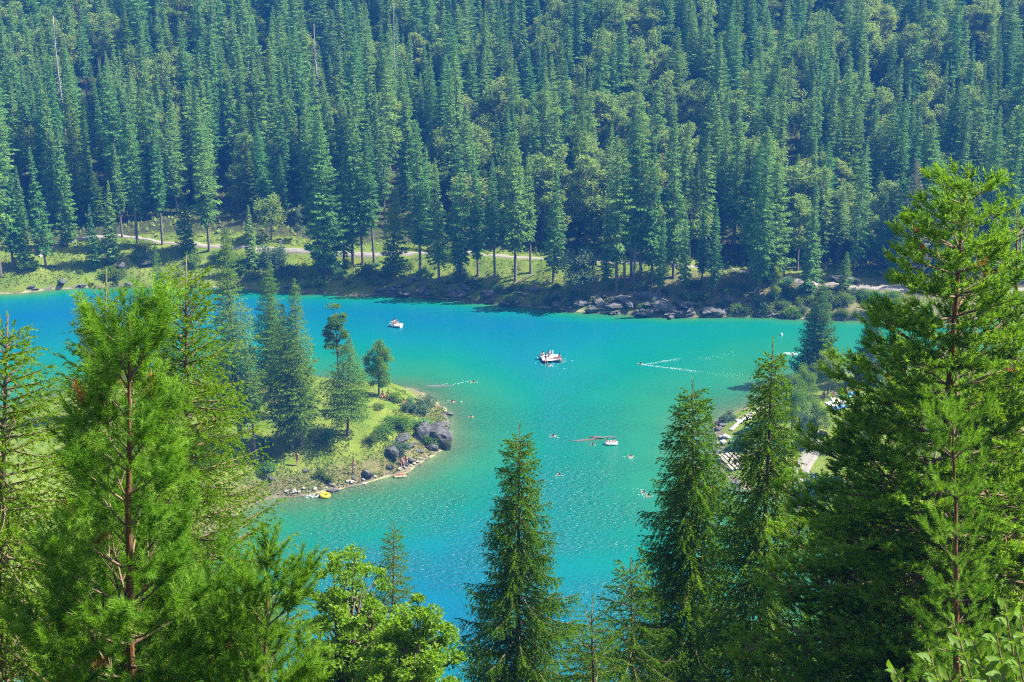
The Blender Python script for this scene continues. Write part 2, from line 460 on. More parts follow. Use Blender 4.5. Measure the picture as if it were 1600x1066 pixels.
def water_mat():
    m, nt, out = new_mat('lake_water')
    geo = N(nt, 'ShaderNodeNewGeometry')
    a = N(nt, 'ShaderNodeAttribute'); a.attribute_name = 'depth'
    big = N(nt, 'ShaderNodeTexNoise', i_Scale=0.09, i_Detail=3.0)
    nt.links.new(geo.outputs['Position'], big.inputs['Vector'])
    d = mathn(nt, 'ADD', a.outputs['Fac'], mathn(nt, 'MULTIPLY', mathn(nt, 'SUBTRACT', big.outputs['Fac'], 0.5), 1.0))
    c = ramp(nt, mathn(nt, 'DIVIDE', d, 10.0, True), [(0.0, (0.075, 0.150, 0.055)), (0.09, (0.015, 0.155, 0.075)), (0.20, (0.0, 0.142, 0.100)), (0.33, (0.0, 0.126, 0.142)),
 (0.48, (0.0, 0.106, 0.148)), (0.74, (0.0, 0.082, 0.184)), (1.0, (0.0, 0.077, 0.192))])
    # ripples: wind on the near water, calm by the far shore
    sep = N(nt, 'ShaderNodeSeparateXYZ'); nt.links.new(geo.outputs['Position'], sep.inputs[0])
    mp = N(nt, 'ShaderNodeMapping'); mp.inputs['Scale'].default_value = (1.3, 2.5, 1.0); mp.inputs['Rotation'].default_value = (0, 0, 0.35)
    nt.links.new(geo.outputs['Position'], mp.inputs['Vector'])
    r1 = N(nt, 'ShaderNodeTexNoise', i_Scale=1.25, i_Detail=4.0, i_Roughness=0.55, i_Distortion=0.6)
    nt.links.new(mp.outputs[0], r1.inputs['Vector'])
    near = N(nt, 'ShaderNodeMapRange'); near.inputs[1].default_value = 205; near.inputs[2].default_value = 150
    near.inputs[3].default_value = 0.05; near.inputs[4].default_value = 1.0
    nt.links.new(sep.outputs[1], near.inputs[0])
    gust = ramp(nt, big.outputs['Fac'], [(0.32, (0.22, 0.22, 0.22)), (0.6, (1, 1, 1))])
    st = mathn(nt, 'MULTIPLY', near.outputs[0], gust)
    b = N(nt, 'ShaderNodeBump', i_Distance=0.36)
    nt.links.new(mathn(nt, 'MULTIPLY', st, 1.0), b.inputs['Strength'])
    nt.links.new(r1.outputs['Fac'], b.inputs['Height'])
    body = N(nt, 'ShaderNodeBsdfDiffuse'); nt.links.new(c, body.inputs['Color'])
    nt.links.new(b.outputs[0], body.inputs['Normal'])
    see = N(nt, 'ShaderNodeBsdfTransparent'); see.inputs['Color'].default_value = (0.75, 0.92, 0.82, 1)
    clear = mathn(nt, 'MULTIPLY', mathn(nt, 'POWER', 2.718, mathn(nt, 'MULTIPLY', a.outputs['Fac'], -2.4)), 0.9)
    m1 = N(nt, 'ShaderNodeMixShader'); nt.links.new(clear, m1.inputs[0])
    nt.links.new(body.outputs[0], m1.inputs[1]); nt.links.new(see.outputs[0], m1.inputs[2])
    g = N(nt, 'ShaderNodeBsdfGlossy', i_Roughness=0.24); nt.links.new(b.outputs[0], g.inputs['Normal'])
    fr = N(nt, 'ShaderNodeFresnel', i_IOR=1.33); nt.links.new(b.outputs[0], fr.inputs['Normal'])
    m2 = N(nt, 'ShaderNodeMixShader'); nt.links.new(fr.outputs[0], m2.inputs[0])
    nt.links.new(m1.outputs[0], m2.inputs[1]); nt.links.new(g.outputs[0], m2.inputs[2])
    nt.links.new(m2.outputs[0], out.inputs['Surface'])
    return m

WX = axis([(-240, -100, 5), (-100, 110, 1.2), (110, 240, 5)])
WY = axis([(70, 240, 1.2)])
wx, wy = np.meshgrid(WX, WY)
wz = land(wx, wy)[0]
water = put('lake_water', grid_mesh('lake_water', wx, wy, np.zeros_like(wx), water_mat(), dict(depth=np.clip(-wz, 0, 12))))
water['kind'] = 'structure'

# ------------------------------------------------------------------ paths
def strip(name, pix, width, mat, lift=0.10, world=None):
    P = np.array(world) if world is not None else np.array([on_land(px, py)[:2] for px, py in pix])
    seg = np.linalg.norm(np.diff(P, axis=0), axis=1); s = np.concatenate([[0], np.cumsum(seg)])
    n = max(8, int(s[-1] / 0.7)); u = np.linspace(0, s[-1], n)
    C = np.stack([np.interp(u, s, P[:, 0]), np.interp(u, s, P[:, 1])], 1)
    for _ in range(6): C[1:-1] = (C[:-2] + 2 * C[1:-1] + C[2:]) / 4
    T = norm(np.gradient(C, axis=0)); Nn = np.stack([-T[:, 1], T[:, 0]], 1)
    k = 7; w = np.linspace(-0.5, 0.5, k)[None, :] * (width * (0.85 + 0.3 * fbm(u * 0.4, u * 0.1, 5)))[:, None]
    X = C[:, 0:1] + Nn[:, 0:1] * w; Y = C[:, 1:2] + Nn[:, 1:2] * w
    Z = land(X, Y)[0]
    Zc = Z.mean(axis=1, keepdims=True)
    Z = np.maximum(Z, Zc * 0.6 + Z * 0.4) + lift
    Z[:, 0] -= lift + 0.3; Z[:, -1] -= lift + 0.3
    o = put(name, grid_mesh(name, X, Y, Z, mat, {}))
    o['kind'] = 'structure'
    return o, C

PATH_PIX = [(60, 402), (105, 380), (140, 370), (178, 366), (225, 374), (270, 381), (320, 385), (380, 387), (430, 390), (480, 394), (520, 397),
            (580, 399), (640, 398), (700, 398), (760, 400), (830, 404), (900, 407), (980, 411), (1060, 415), (1130, 421), (1200, 431), (1262, 442), (1320, 447), (1390, 450), (1470, 452), (1600, 455)]
gravel_path, PATHC = strip('gravel_path', PATH_PIX, 1.15, M['gravel'])
beach_path, _ = strip('beach_path', [(1282, 690), (1266, 712), (1252, 735), (1243, 755), (1236, 774)], 2.6, M['gravel'], 0.06)
shore_walk, _ = strip('shore_path', [(1142, 674), (1156, 660), (1172, 648), (1192, 637), (1212, 626)], 0.8, M['stone'], 0.10)
# ------------------------------------------------------------------ tree makers
GA = 2.399963

def spruce_far(seed, H, Rb, t0, dens=7.5, flake=0.42, droop=0.45, gap=0.2, skirt=0.5):
    """Trunk and crown meshes of a spruce seen from far: every flake is one spray of needles."""
    r = np.random.default_rng(seed)
    nb = int(dens * 1.75 * H * (1 - t0))
    t = np.clip(t0 + (1 - t0) * (np.linspace(0, 1, nb) + r.normal(0, 0.006, nb)), t0, 0.995)
    u = (1 - t) / (1 - t0)
    prof = Rb * np.minimum(1, (u / r.uniform(0.5, 0.95))) ** r.uniform(0.65, 0.95)
    prof *= np.where(u > 0.8, 1 - (u - 0.8) / 0.2 * (1 - skirt), 1)
    ang = (GA * np.arange(nb)) % 6.283
    lump = 0.70 + 0.55 * lattice(t * 14 + seed, ang * 1.3 + seed * 0.7, seed)
    lump *= 1 + r.uniform(0.05, 0.22) * np.cos(ang - r.uniform(0, 6.28))
    L = prof * lump * (0.62 + 0.55 * r.random(nb)) + 0.10
    az = GA * np.arange(nb) + r.normal(0, 0.35, nb)
    keep = r.random(nb) > gap * np.clip(u, 0, 1)
    n = np.where(keep, (8 + L * 26).astype(int), 3)
    i = np.repeat(np.arange(nb), n); m = len(i)
    s = r.random(m) ** 0.62
    out = np.stack([np.cos(az[i]), np.sin(az[i]), np.zeros(m)], 1)
    lat = np.stack([-np.sin(az[i]), np.cos(az[i]), np.zeros(m)], 1)
    Li = L[i]
    fan = (r.random(m) - 0.5) * 0.55 * Li * (0.35 + 0.65 * (1 - np.abs(s - 0.55)))
    z = t[i] * H - droop * (1.1 - t[i]) * Li * s * 1.5 + 0.26 * Li * s ** 3 + r.normal(0, 0.05, m)
    pos = out * (s * Li)[:, None] + lat * fan[:, None]; pos[:, 2] = z
    dn = 0.35 + 0.75 * r.random(m) * (1.2 - t[i])
    d = norm(out * (0.55 + 0.5 * s)[:, None] + lat * (fan / (Li + 0.1) * 1.8 + r.normal(0, 0.3, m))[:, None] + np.array([0, 0, -1.0]) * dn[:, None])
    side = norm(np.cross(d, norm(r.normal(0, 1, (m, 3)) + np.array([0, 0, 0.8]))))
    ln = 0.78 * flake * (0.6 + 0.8 * r.random(m)) * np.clip(0.45 + 0.65 * u[i], 0.4, 1); wd = ln * (0.42 + 0.26 * r.random(m))
    g = Geo()
    g.needles(pos, d, ln, wd, side)
    k = 14                                                             # leader shoot
    zz = H * (0.985 + 0.015 * r.random(k)); aa = r.random(k) * 6.28
    dd = norm(np.stack([np.cos(aa) * 0.6, np.sin(aa) * 0.6, np.ones(k) * 0.8], 1))
    g.needles(np.stack([np.zeros(k), np.zeros(k), zz - 0.2], 1), dd, np.full(k, 0.3), np.full(k, 0.08), norm(np.cross(dd, [0.3, 0.2, 1])))
    tr = Geo()
    zs = np.array([-1.0, 0, 0.6, H * 0.3, H * 0.7, H * 0.99]); r0 = 0.008 * H + 0.05
    tr.tube(np.stack([np.zeros(6), np.zeros(6), zs], 1), r0 * np.array([1.7, 1.45, 1.05, 0.85, 0.45, 0.06]), 7)
    if t0 > 0.1:                                                       # dead lower branches
        for q in range(int(12 * t0 / 0.2)):
            zb = H * (0.06 + (t0 - 0.03) * r.random()); a = r.random() * 6.28; Lb = 0.5 + 0.9 * r.random()
            p = np.array([[0, 0, zb], [math.cos(a) * Lb, math.sin(a) * Lb, zb - 0.25 * Lb]])
            tr.tube(p, [0.035, 0.008], 3, 0, False)
    return g, tr

def broad_tree(seed, H, Rx, Rz, zc, ncl, nleaf, leaf, cl=0.42, flat=0.7, trunk=0.16, stems=1, tall=1.0):
    """Broad-leaved tree: stems, limbs to each leaf clump, leaves spread through the clumps."""
    r = np.random.default_rng(seed)
    g = Geo(); tr = Geo()
    C = []
    while len(C) < ncl:
        p = r.normal(0, 1, 3); p /= np.linalg.norm(p); p *= r.random() ** 0.33
        if p[2] < -0.75: continue
        k = 1.0 - 0.35 * max(0, p[2]) ** 2
        C.append([p[0] * Rx * k * 0.86, p[1] * Rx * k * 0.86, zc + p[2] * Rz * 0.9])
    C = np.array(C)
    cr = cl * Rx * (0.6 + 0.7 * r.random(ncl))
    i = r.integers(0, ncl, nleaf)
    q = norm(r.normal(0, 1, (nleaf, 3))) * (r.random(nleaf) ** 0.4)[:, None]
    q[:, 2] *= flat
    pos = C[i] + q * cr[i][:, None]
    outw = norm(pos - np.array([0, 0, zc - Rz * 0.4]))
    d = norm(outw * 0.6 + r.normal(0, 0.55, (nleaf, 3)) + np.array([0, 0, -0.15]))
    up = norm(r.normal(0, 0.5, (nleaf, 3)) + outw * 0.4 + np.array([0, 0, 0.9]))
    side = norm(np.cross(d, up))
    ln = leaf * (0.6 + 0.7 * r.random(nleaf))
    g.leaves(pos, d, ln, ln * 0.62, side, 0, up * (ln * 0.08)[:, None])
    hub = []
    for s_ in range(stems):
        a = s_ * 6.28 / max(1, stems) + 0.5; off = 0.0 if stems == 1 else 0.35 * Rx
        top = np.array([math.cos(a) * off, math.sin(a) * off, zc + Rz * 0.55])
        P = np.array([[0, 0, -0.8], [0.02, 0.02, 0.0], top * [0.35, 0.35, 0.45], top * [0.8, 0.8, 0.75], top])
        tr.tube(P, trunk * np.array([1.5, 1.25, 0.8, 0.45, 0.1]), 7)
        hub.append((P[2], P[3], P[4]))
    for c in C:
        h = hub[r.integers(0, len(hub))]
        k = np.clip((c[2] - h[0][2]) / (h[2][2] - h[0][2] + 1e-6) * 0.75, 0, 0.9)
        st = h[0] + (h[2] - h[0]) * k if k < 0.9 else h[1]
        mid = (st + c) / 2 + np.array([0, 0, 0.12 * np.linalg.norm(c - st)])
        tr.tube(np.array([st, mid, c]), trunk * np.array([0.34, 0.2, 0.05]), 4, 0, False)
    return g, tr

def spruce_near(seed, H, zlow, Rb, top=0.7, bpm=17, step=0.05, droop=0.5, hang=0.9, l2=0.30, nl=0.042, nw=0.0145, elev=15, prof_k=0.75, cut=0.62, lmin=0.45, bare=0.0, slim=0.0):
    """Spruce seen close: limbs, hanging branchlets, needles on each branchlet."""
    r = np.random.default_rng(seed)
    g = Geo(); tr = Geo(); lm = Geo()
    zs = np.linspace(-0.6, H, 12)
    wob = np.cumsum(r.normal(0, 0.012, (12, 2)), axis=0); wob -= wob[-1]
    rad = 0.011 * (H - np.clip(zs, 0, H)) + 0.006
    TP = np.stack([wob[:, 0], wob[:, 1], zs], 1)
    tr.tube(TP, rad, 8)
    def axis_at(z): return np.array([np.interp(z, zs, wob[:, 0]), np.interp(z, zs, wob[:, 1]), z])
    z = H - top * (0.35 + bare); k = 0
    roots = []; dirs = []
    def brush(P, D, ln):
        roots.append(np.concatenate([P, ln[:, None]], 1)); dirs.append(D)
    while z > zlow:
        f = (H - z)
        L = Rb * min(1.0, (f / (H - zlow)) * 1.15 + slim) ** prof_k * (0.65 + 0.55 * r.random()) + 0.05
        L *= 0.85 + 0.3 * float(lattice(np.array([z * 1.6]), np.array([seed * 1.0]), seed)[0])
        a = GA * k + r.normal(0, 0.3); k += 1
        o = axis_at(z)
        out = np.array([math.cos(a), math.sin(a), 0]); lat = np.array([-math.sin(a), math.cos(a), 0])
        e = R(elev + 22 * max(0, 1 - f / 1.5) - 10 * min(1, f / 5) + r.normal(0, 6))
        s = np.linspace(0, 1, 7)
        dz = L * (s * math.sin(e) - droop * min(1, f / 2.0) * s ** 1.5 + droop * 0.55 * min(1, f / 2.0) * s ** 3.2)
        P = o + out * (L * s * math.cos(e))[:, None] + lat * (r.normal(0, 0.07) * L * s ** 2)[:, None]
        P[:, 2] += dz
        lm.tube(P, (0.006 + 0.010 * L) * np.linspace(1, 0.2, 7), 4, 0, False)
        nbr = max(3, int(L / step))
        u = np.linspace(0.12, 1.0, nbr) + r.normal(0, 0.01, nbr); u = np.clip(u, 0.08, 1)
        B = np.stack([np.interp(u, s, P[:, j]) for j in range(3)], 1)
        fw = norm(np.stack([np.gradient(P[:, j]) for j in range(3)], 1)).mean(0)
        sg = np.where(np.arange(nbr) % 2 == 0, 1.0, -1.0)
        hf = hang * min(1.0, f / 1.8)
        D = norm(fw * (0.55 + 0.3 * r.random(nbr))[:, None] + lat * (sg * (0.75 + 0.25 * r.random(nbr)) * (1 - 0.45 * hf))[:, None]
                 + np.array([0, 0, -1.0]) * (hf * (0.5 + 0.7 * r.random(nbr)))[:, None])
        ln = (l2 * (0.45 + 0.75 * r.random(nbr)) * np.minimum(1, lmin + 0.75 * L) * (1.15 - 0.55 * u))
        brush(B, D, ln)
        brush(P[-1:], norm(fw[None, :] + np.array([[0, 0, 0.1]])), np.array([0.12 + 0.05 * L]))
        nf = max(2, int(L / 0.10)); uu = np.linspace(0.3, 1, nf)              # needles along the limb itself
        B2 = np.stack([np.interp(uu, s, P[:, j]) for j in range(3)], 1)
        brush(B2, np.repeat(fw[None, :], nf, 0), np.full(nf, 0.11))
        z -= 1.0 / bpm * (0.6 + 0.8 * r.random())
    kz = np.linspace(H - top * (0.5 + bare), H - 0.02, 8)
    brush(np.stack([np.zeros(8), np.zeros(8), kz], 1), np.repeat(np.array([[0, 0, 1.0]]), 8, 0), np.full(8, top * 0.14))
    B = np.concatenate(roots); D = np.concatenate(dirs)
    ln = B[:, 3]; n = np.maximum(3, (ln / (0.016 * cut)).astype(int))
    i = np.repeat(np.arange(len(n)), n); m = len(i)
    u = r.random(m)
    sag = np.array([0, 0, -0.25]) * ((u * u) * ln[i])[:, None]
    pos = B[i, :3] + D[i] * (u * ln[i])[:, None] + sag
    rd = norm(r.normal(0, 1, (m, 3)))
    rd = norm(rd - D[i] * np.sum(rd * D[i], 1)[:, None])
    nd = norm(D[i] * 0.75 + rd * 0.75)
    L = nl * (0.7 + 0.6 * r.random(m))
    g.needles(pos, nd, L, nw * (0.7 + 0.6 * r.random(m)), norm(np.cross(nd, rd + 0.3 * r.normal(0, 1, (m, 3)))))
    return g, tr, lm

def pine_near(seed, H, zlow, Rb, whorl=0.42, node=0.25, shoot=0.22, nn=70, nl=0.06, nw=0.0045, per=5, prof_k=0.7, e_top=62, e_low=12, curl=0.5, side_n=2, depth=2, leader=0.45, dead=0.004, bend=0.0, first=0, tuft=0.0, spread=28, ends=0.45, avoid=0.0, rz=0.0, thick=1.0, upto=0.5):
    """Scots pine seen close: whorls of limbs, twigs, a brush of long needles on every shoot."""
    r = np.random.default_rng(seed)
    g = Geo(); tr = Geo(); lm = Geo()
    zs = np.linspace(-0.8, H, 14)
    wob = np.cumsum(r.normal(0, 0.010, (14, 2)), axis=0); wob -= wob[-1]
    wob[:, 0] += bend * np.sin(np.linspace(0, np.pi, 14))
    tr.tube(np.stack([wob[:, 0], wob[:, 1], zs], 1), thick * 0.0105 * (H - np.clip(zs, 0, H)) + 0.006, 9)
    def axis_at(z): return np.array([np.interp(z, zs, wob[:, 0]), np.interp(z, zs, wob[:, 1]), z])
    sh = []
    def limb(p, d, L, lev, rad):
        n = max(2, int(L / node)); st = L / n
        pts = [p]; dd = d
        for k in range(n):
            dd = norm(dd + np.array([0, 0, curl * st / max(L, 0.4)]) + r.normal(0, 0.07, 3))
            p = p + dd * st
            pts.append(p)
            rem = L - (k + 1) * st
            if lev > 0 and (k >= first or lev < depth) and k < n:
                for q in range(side_n + (r.random() < 0.4)):
                    sgn = 1 if (q + k) % 2 else -1
                    h = np.array([-dd[1], dd[0], 0.0]); h /= np.linalg.norm(h) + 1e-6
                    sd = norm(dd * 0.8 + h * sgn * (0.55 + 0.4 * r.random()) + np.array([0, 0, 0.05 + 0.35 * r.random()]) * 0.6)
                    l = (0.25 + 0.55 * rem) * (0.5 + 0.5 * r.random())
                    if lev > 1 and l > node * 1.2: limb(p, sd, l, lev - 1, rad * 0.5)
                    else: sh.append((*p, *norm(sd + np.array([0, 0, tuft])), shoot * (0.6 + 0.6 * r.random())))
            if k >= n * ends: sh.append((*(p - dd * st), *dd, st * 1.05))
        sh.append((*p, *norm(dd + np.array([0, 0, 0.3 + tuft])), shoot * (0.9 + 0.4 * r.random())))
        if tuft > 0:
            for q in range(2): sh.append((*p, *norm(dd + np.array([0, 0, tuft]) + r.normal(0, 0.5, 3)), shoot * (0.6 + 0.4 * r.random())))
        lm.tube(np.array(pts), rad * np.linspace(1, 0.3, len(pts)), 4 if lev > 1 else 3, 0, False)
    z = H - leader; w = 0
    while z > zlow:
        f = (H - z) / (H - zlow)
        for k in range(per + r.integers(-1, 2)):
            a = 6.283 * k / per + w * 0.7 + r.normal(0, 0.18)
            e = R(e_top + (e_low - e_top) * min(1, f * 1.5) ** 0.7 + r.normal(0, 6))
            L = Rb * min(1, f * 1.1 + 0.03) ** prof_k * (0.65 + 0.5 * r.random())
            L = max(L, 0.25)
            if avoid and math.cos(a + math.pi / 2 + rz) > avoid and 0.10 < f < upto: continue
            d = np.array([math.cos(a) * math.cos(e), math.sin(a) * math.cos(e), math.sin(e)])
            limb(axis_at(z + r.normal(0, 0.03)), d, L, depth, 0.006 + 0.011 * L)
        z -= whorl * (0.75 + 0.45 * r.random()); w += 1
    for q in range(14): sh.append((0, 0, H - leader * (1.0 - 0.07 * q), 0, 0, 1, leader * 0.12 + 0.03))
    A = np.array(sh)
    n = np.maximum(10, (nn * A[:, 6] / shoot).astype(int))
    i = np.repeat(np.arange(len(A)), n); m = len(i)
    ax = norm(A[i, 3:6]); u = r.random(m)
    rd = norm(r.normal(0, 1, (m, 3))); rd = norm(rd - ax * np.sum(rd * ax, 1)[:, None])
    th = R(spread) + R(32) * r.random(m) - R(12) * u
    nd = norm(ax * np.cos(th)[:, None] + rd * np.sin(th)[:, None])
    pos = A[i, :3] + ax * (u * A[i, 6])[:, None]
    dry = (r.random(len(A)) < dead)[i]
    sdv = norm(np.cross(nd, rd + 0.4 * r.normal(0, 1, (m, 3))))
    L = nl * (0.7 + 0.5 * r.random(m)); Wd = np.full(m, nw)
    tip = (~dry) & ((r.random(len(A)) < 0.4)[i])
    dryx = dry | tip
    g.needles(pos[~dryx], nd[~dryx], L[~dryx], Wd[~dryx], sdv[~dryx], 0)
    if tip.any(): g.needles(pos[tip], nd[tip], L[tip], Wd[tip], sdv[tip], 2)
    if dry.any(): g.needles(pos[dry], nd[dry], L[dry], Wd[dry] * 1.3, sdv[dry], 1)
    return g, tr, lm, len(A)

# ------------------------------------------------------------------ forest on the far hillside
KIND = {}
def far_kind(key, g, tr, leafmat, label):
    KIND[key] = (g.mesh(key + '_crown', [M[leafmat]]), tr.mesh(key + '_trunk', [M['bark']]), label)
far_kind('dense', *spruce_far(11, 20, 2.3, 0.05, 8.5, 0.46, 0.40, 0.15), 'spruce', 'dense conical dark green spruce branched down to the ground in the far forest')
far_kind('slim', *spruce_far(12, 22, 1.75, 0.16, 8.5, 0.42, 0.55, 0.2), 'spruce', 'slim dark green spruce with short branches in the far forest')
far_kind('tall', *spruce_far(13, 24, 2.3, 0.22, 8.0, 0.46, 0.6, 0.3), 'spruce', 'tall old spruce with drooping branches and bare lower trunk in the far forest')
far_kind('ragged', *spruce_far(14, 22, 2.0, 0.12, 6.5, 0.46, 0.7, 0.5), 'spruce', 'ragged spruce with gappy hanging branches in the far forest')
far_kind('young', *spruce_far(15, 13, 1.9, 0.03, 10, 0.40, 0.25, 0.1, 0.8), 'spruce_mid', 'short bright green young spruce in the far forest')
far_kind('broadcone', *spruce_far(16, 21, 3.0, 0.08, 9.5, 0.5, 0.45, 0.2), 'spruce', 'broad full crowned spruce in the far forest')
far_kind('slim_b', *spruce_far(17, 23, 1.6, 0.30, 8.5, 0.40, 0.6, 0.25), 'spruce', 'slim spruce with a long bare trunk in the far forest')
far_kind('tall_b', *spruce_far(18, 23, 2.5, 0.14, 8.0, 0.46, 0.55, 0.3), 'spruce', 'tall full spruce with shaggy side branches in the far forest')
far_kind('round_leaf', *broad_tree(21, 11, 3.0, 3.9, 6.0, 30, 4200, 0.34, 0.38), 'broad_far', 'light green round crowned broadleaf tree between the far spruces')
far_kind('tall_leaf', *broad_tree(22, 15, 2.6, 6.0, 8.0, 38, 5200, 0.34, 0.38), 'broad_far', 'tall light green broadleaf tree between the far spruces')
far_kind('dense_b', *spruce_far(31, 19, 2.0, 0.06, 8.5, 0.44, 0.35, 0.25), 'spruce', 'compact dark green spruce with a blunt top in the far forest')
far_kind('ragged_b', *spruce_far(32, 21, 2.3, 0.10, 6.0, 0.46, 0.75, 0.55), 'spruce', 'open ragged spruce with a crooked outline in the far forest')
far_kind('column', *spruce_far(33, 23, 1.5, 0.10, 9.0, 0.42, 0.7, 0.25), 'spruce', 'column shaped spruce of even width in the far forest')
far_kind('young_b', *spruce_far(34, 11, 1.5, 0.03, 11, 0.36, 0.15, 0.1, 0.9), 'spruce_mid', 'small bright pointed young spruce in the far forest')
far_kind('light', *spruce_far(35, 21, 2.4, 0.08, 8.0, 0.44, 0.45, 0.3), 'spruce_mid', 'full light green spruce in the far forest')
SPR = ['dense', 'slim', 'tall', 'ragged', 'young', 'broadcone', 'slim_b', 'tall_b', 'dense_b', 'ragged_b', 'column', 'young_b', 'light']
BASEH = dict(dense_b=19, ragged_b=21, column=23, young_b=11, light=21, dense=20, slim=22, tall=24, ragged=22, young=13, broadcone=21, slim_b=23, tall_b=23, round_leaf=11, tall_leaf=15)

def place_tree(key, x, y, z, sc, rz, label, group, name, cat, wide=1.0):
    o = empty(name, (x, y, z), rz)
    o.rotation_euler = (rng.normal(0, 0.022), rng.normal(0, 0.022), rz)
    o.scale = (sc * wide, sc * wide, sc)
    tag(o, label, cat, group)
    put('crown', KIND[key][0], o)['kind'] = 'stuff'
    put('trunk', KIND[key][1], o)
    return o

rng = np.random.default_rng(5)
TAKEN = []
# trees standing on the far bank, read off one by one: foot, top (pixels of the photograph), kind
SHORE = [((1, 432), 130, 'tall'), ((21, 422), 215, 'slim'), ((37, 418), 285, 'dense'), ((72, 418), 232, 'tall_b'), ((105, 386), 200, 'dense'),
         ((149, 417), 322, 'dense'), ((178, 411), 285, 'dense'), ((191, 371), 225, 'slim_b'), ((215, 386), 150, 'slim_b'), ((254, 384), 190, 'slim_b'),
         ((292, 398), 300, 'young'), ((327, 393), 165, 'tall'), ((355, 412), 358, 'young'), ((397, 423), 322, 'dense'), ((508, 425), 190, 'broadcone'),
         ((537, 418), 230, 'tall_b'), ((551, 415), 170, 'slim'), ((567, 413), 185, 'tall'), ((585, 415), 205, 'slim_b'), ((614, 431), 292, 'young'),
         ((657, 427), 190, 'tall'), ((686, 437), 250, 'tall_b'), ((716, 440), 305, 'slim'), ((721, 436), 215, 'ragged'), ((747, 431), 235, 'slim'), ((773, 432), 250, 'slim_b'),
         ((805, 440), 205, 'tall'), ((829, 427), 240, 'slim_b'), ((864, 444), 255, 'tall_b'), ((946, 456), 330, 'slim'), ((963, 457), 215, 'tall'),
         ((976, 446), 230, 'slim_b'), ((986, 436), 180, 'slim_b'), ((1001, 436), 165, 'tall'), ((1018, 444), 225, 'slim'), ((1029, 464), 340, 'slim'),
         ((1052, 434), 195, 'tall_b'), ((1069, 463), 335, 'slim'), ((1097, 442), 318, 'slim'), ((1114, 464), 318, 'slim'), ((1172, 440), 225, 'tall'),
         ((1185, 462), 215, 'tall_b'), ((1203, 442), 245, 'broadcone'), ((1262, 462), 288, 'dense'), ((1308, 416), 285, 'slim_b'), ((1318, 455), 395, 'young'),
         ((1372, 425), 320, 'slim_b'), ((1379, 423), 300, 'slim_b'), ((1425, 432), 250, 'broadcone'), ((1400, 440), 345, 'young'), ((1475, 440), 320, 'tall_b'), ((1560, 440), 250, 'broadcone')]
OTHER = {4: 'dark dense spruce standing by the path at the left of the far bank', 14: 'large dark bushy spruce whose pale roots spread over the bank edge',
         15: 'shaggy spruce beside the large bushy spruce with the pale roots',
         20: 'tall spruce rooted on the sunlit slope below the straight path', 37: 'small slim spruce alone in front of the dark trunks on the rocky bank',
         38: 'bright narrow spruce, left one of the pair above the rocky shore', 39: 'bright narrow spruce, right one of the pair above the rocky shore',
         43: 'pale dense spruce alone beside the path at the right of the far bank', 11: 'tall spruce with thick bare trunk standing just below the gravel path',
         12: 'small pointed spruce on the bushy slope below the gravel path', 13: 'dark cone shaped spruce on the bushy slope left of the signboard',
         48: 'pale greyish half dry spruce with a full crown left of the tall pine top',
         35: 'slim bright spruce rooted close to the rocks of the far shore'}
for n_, ((px, py), ty, key) in enumerate(SHORE):
    b = on_land(px, py)
    top = at_y(px, ty, b[1])
    h = top[2] - b[2] + 0.3
    TAKEN.append(b[:2])
    lab = OTHER.get(n_, KIND[key][2].replace('in the far forest', 'on the far bank'))
    place_tree(key, b[0], b[1], b[2] - 0.1, h / BASEH[key], rng.random() * 6.28, lab, 'spruces on the bank of the far shore', 'spruce_tree', 'spruce tree', min(1.2, max(0.72, 0.88 * (BASEH[key] / h) ** 0.35)))
    if n_ == 48:
        cr = [c for c in bpy.data.objects if c.parent and c.parent.get('label') == lab and c.name.startswith('crown')][0]
        cr.data = cr.data.copy(); cr.data.materials[0] = M['dry']

BL = [((905, 468), 372, 'round_leaf', 1.25, 'blue_leaf', 'large blue green bushy tree leaning over the dark rocks of the far shore'),
      ((425, 375), 290, 'round_leaf', 1.0, None, 'light green bushy tree behind the gravel path, right of the small pointed spruce'),
      ((466, 378), 318, 'tall_leaf', 0.8, 'blue_leaf', 'pale grey green tree beside the large dark bushy spruce'),
      ((1210, 480), 405, 'tall_leaf', 0.7, 'yellow_leaf', 'slender pale yellow tree on the far waterline below the path')]
for (px, py), ty, key, wd, mt, lab in BL:
    b = on_land(px, py); top = at_y(px, ty, b[1]); h = top[2] - b[2]
    TAKEN.append(b[:2])
    o = place_tree(key, b[0], b[1], b[2] - 0.1, h / BASEH[key], 1.0, lab, None, 'broadleaf_tree', 'tree', wd)
    if mt:
        cr = [c for c in o.children if c.name.startswith('crown')][0]
        cr.data = cr.data.copy(); cr.data.materials[0] = M[mt]

# the forest behind: a jittered grid, nearest 300 as trees of their own, the rest as one mass
cand = []
yy = 218.0; row = 0
while yy < 352:
    sp = 4.25 - (yy - 218) * 0.005
    xx = -0.36 * yy - 8 + (row % 2) * sp / 2
    while xx < 0.36 * yy + 8:
        cand.append((xx + rng.normal(0, 2.1), yy + rng.normal(0, 2.1)))
        xx += sp
    yy += sp * 0.86; row += 1
cand = np.array(cand)
cz, cdf, _, _, _ = land(cand[:, 0], cand[:, 1])
ok = cdf > 8.5
tk = np.array(TAKEN)
ok &= np.min(np.hypot(cand[:, None, 0] - tk[None, :, 0], cand[:, None, 1] - tk[None, :, 1]), 1) > 2.2
ok &= np.min(np.hypot(cand[:, None, 0] - PATHC[None, :, 0], cand[:, None, 1] - PATHC[None, :, 1]), 1) > 2.3
ok &= ~((cdf < 20) & (cand[:, 0] < -4) & (rng.random(len(cand)) < 0.8))           # open grass at the left of the bank
ok &= ~((cdf < 12) & (rng.random(len(cand)) < 0.5))
gapn = fbm(cand[:, 0] * 0.06, cand[:, 1] * 0.06, 31)
ok &= ~((gapn > 0.74) & (cand[:, 1] > 245))                                          # small clearings
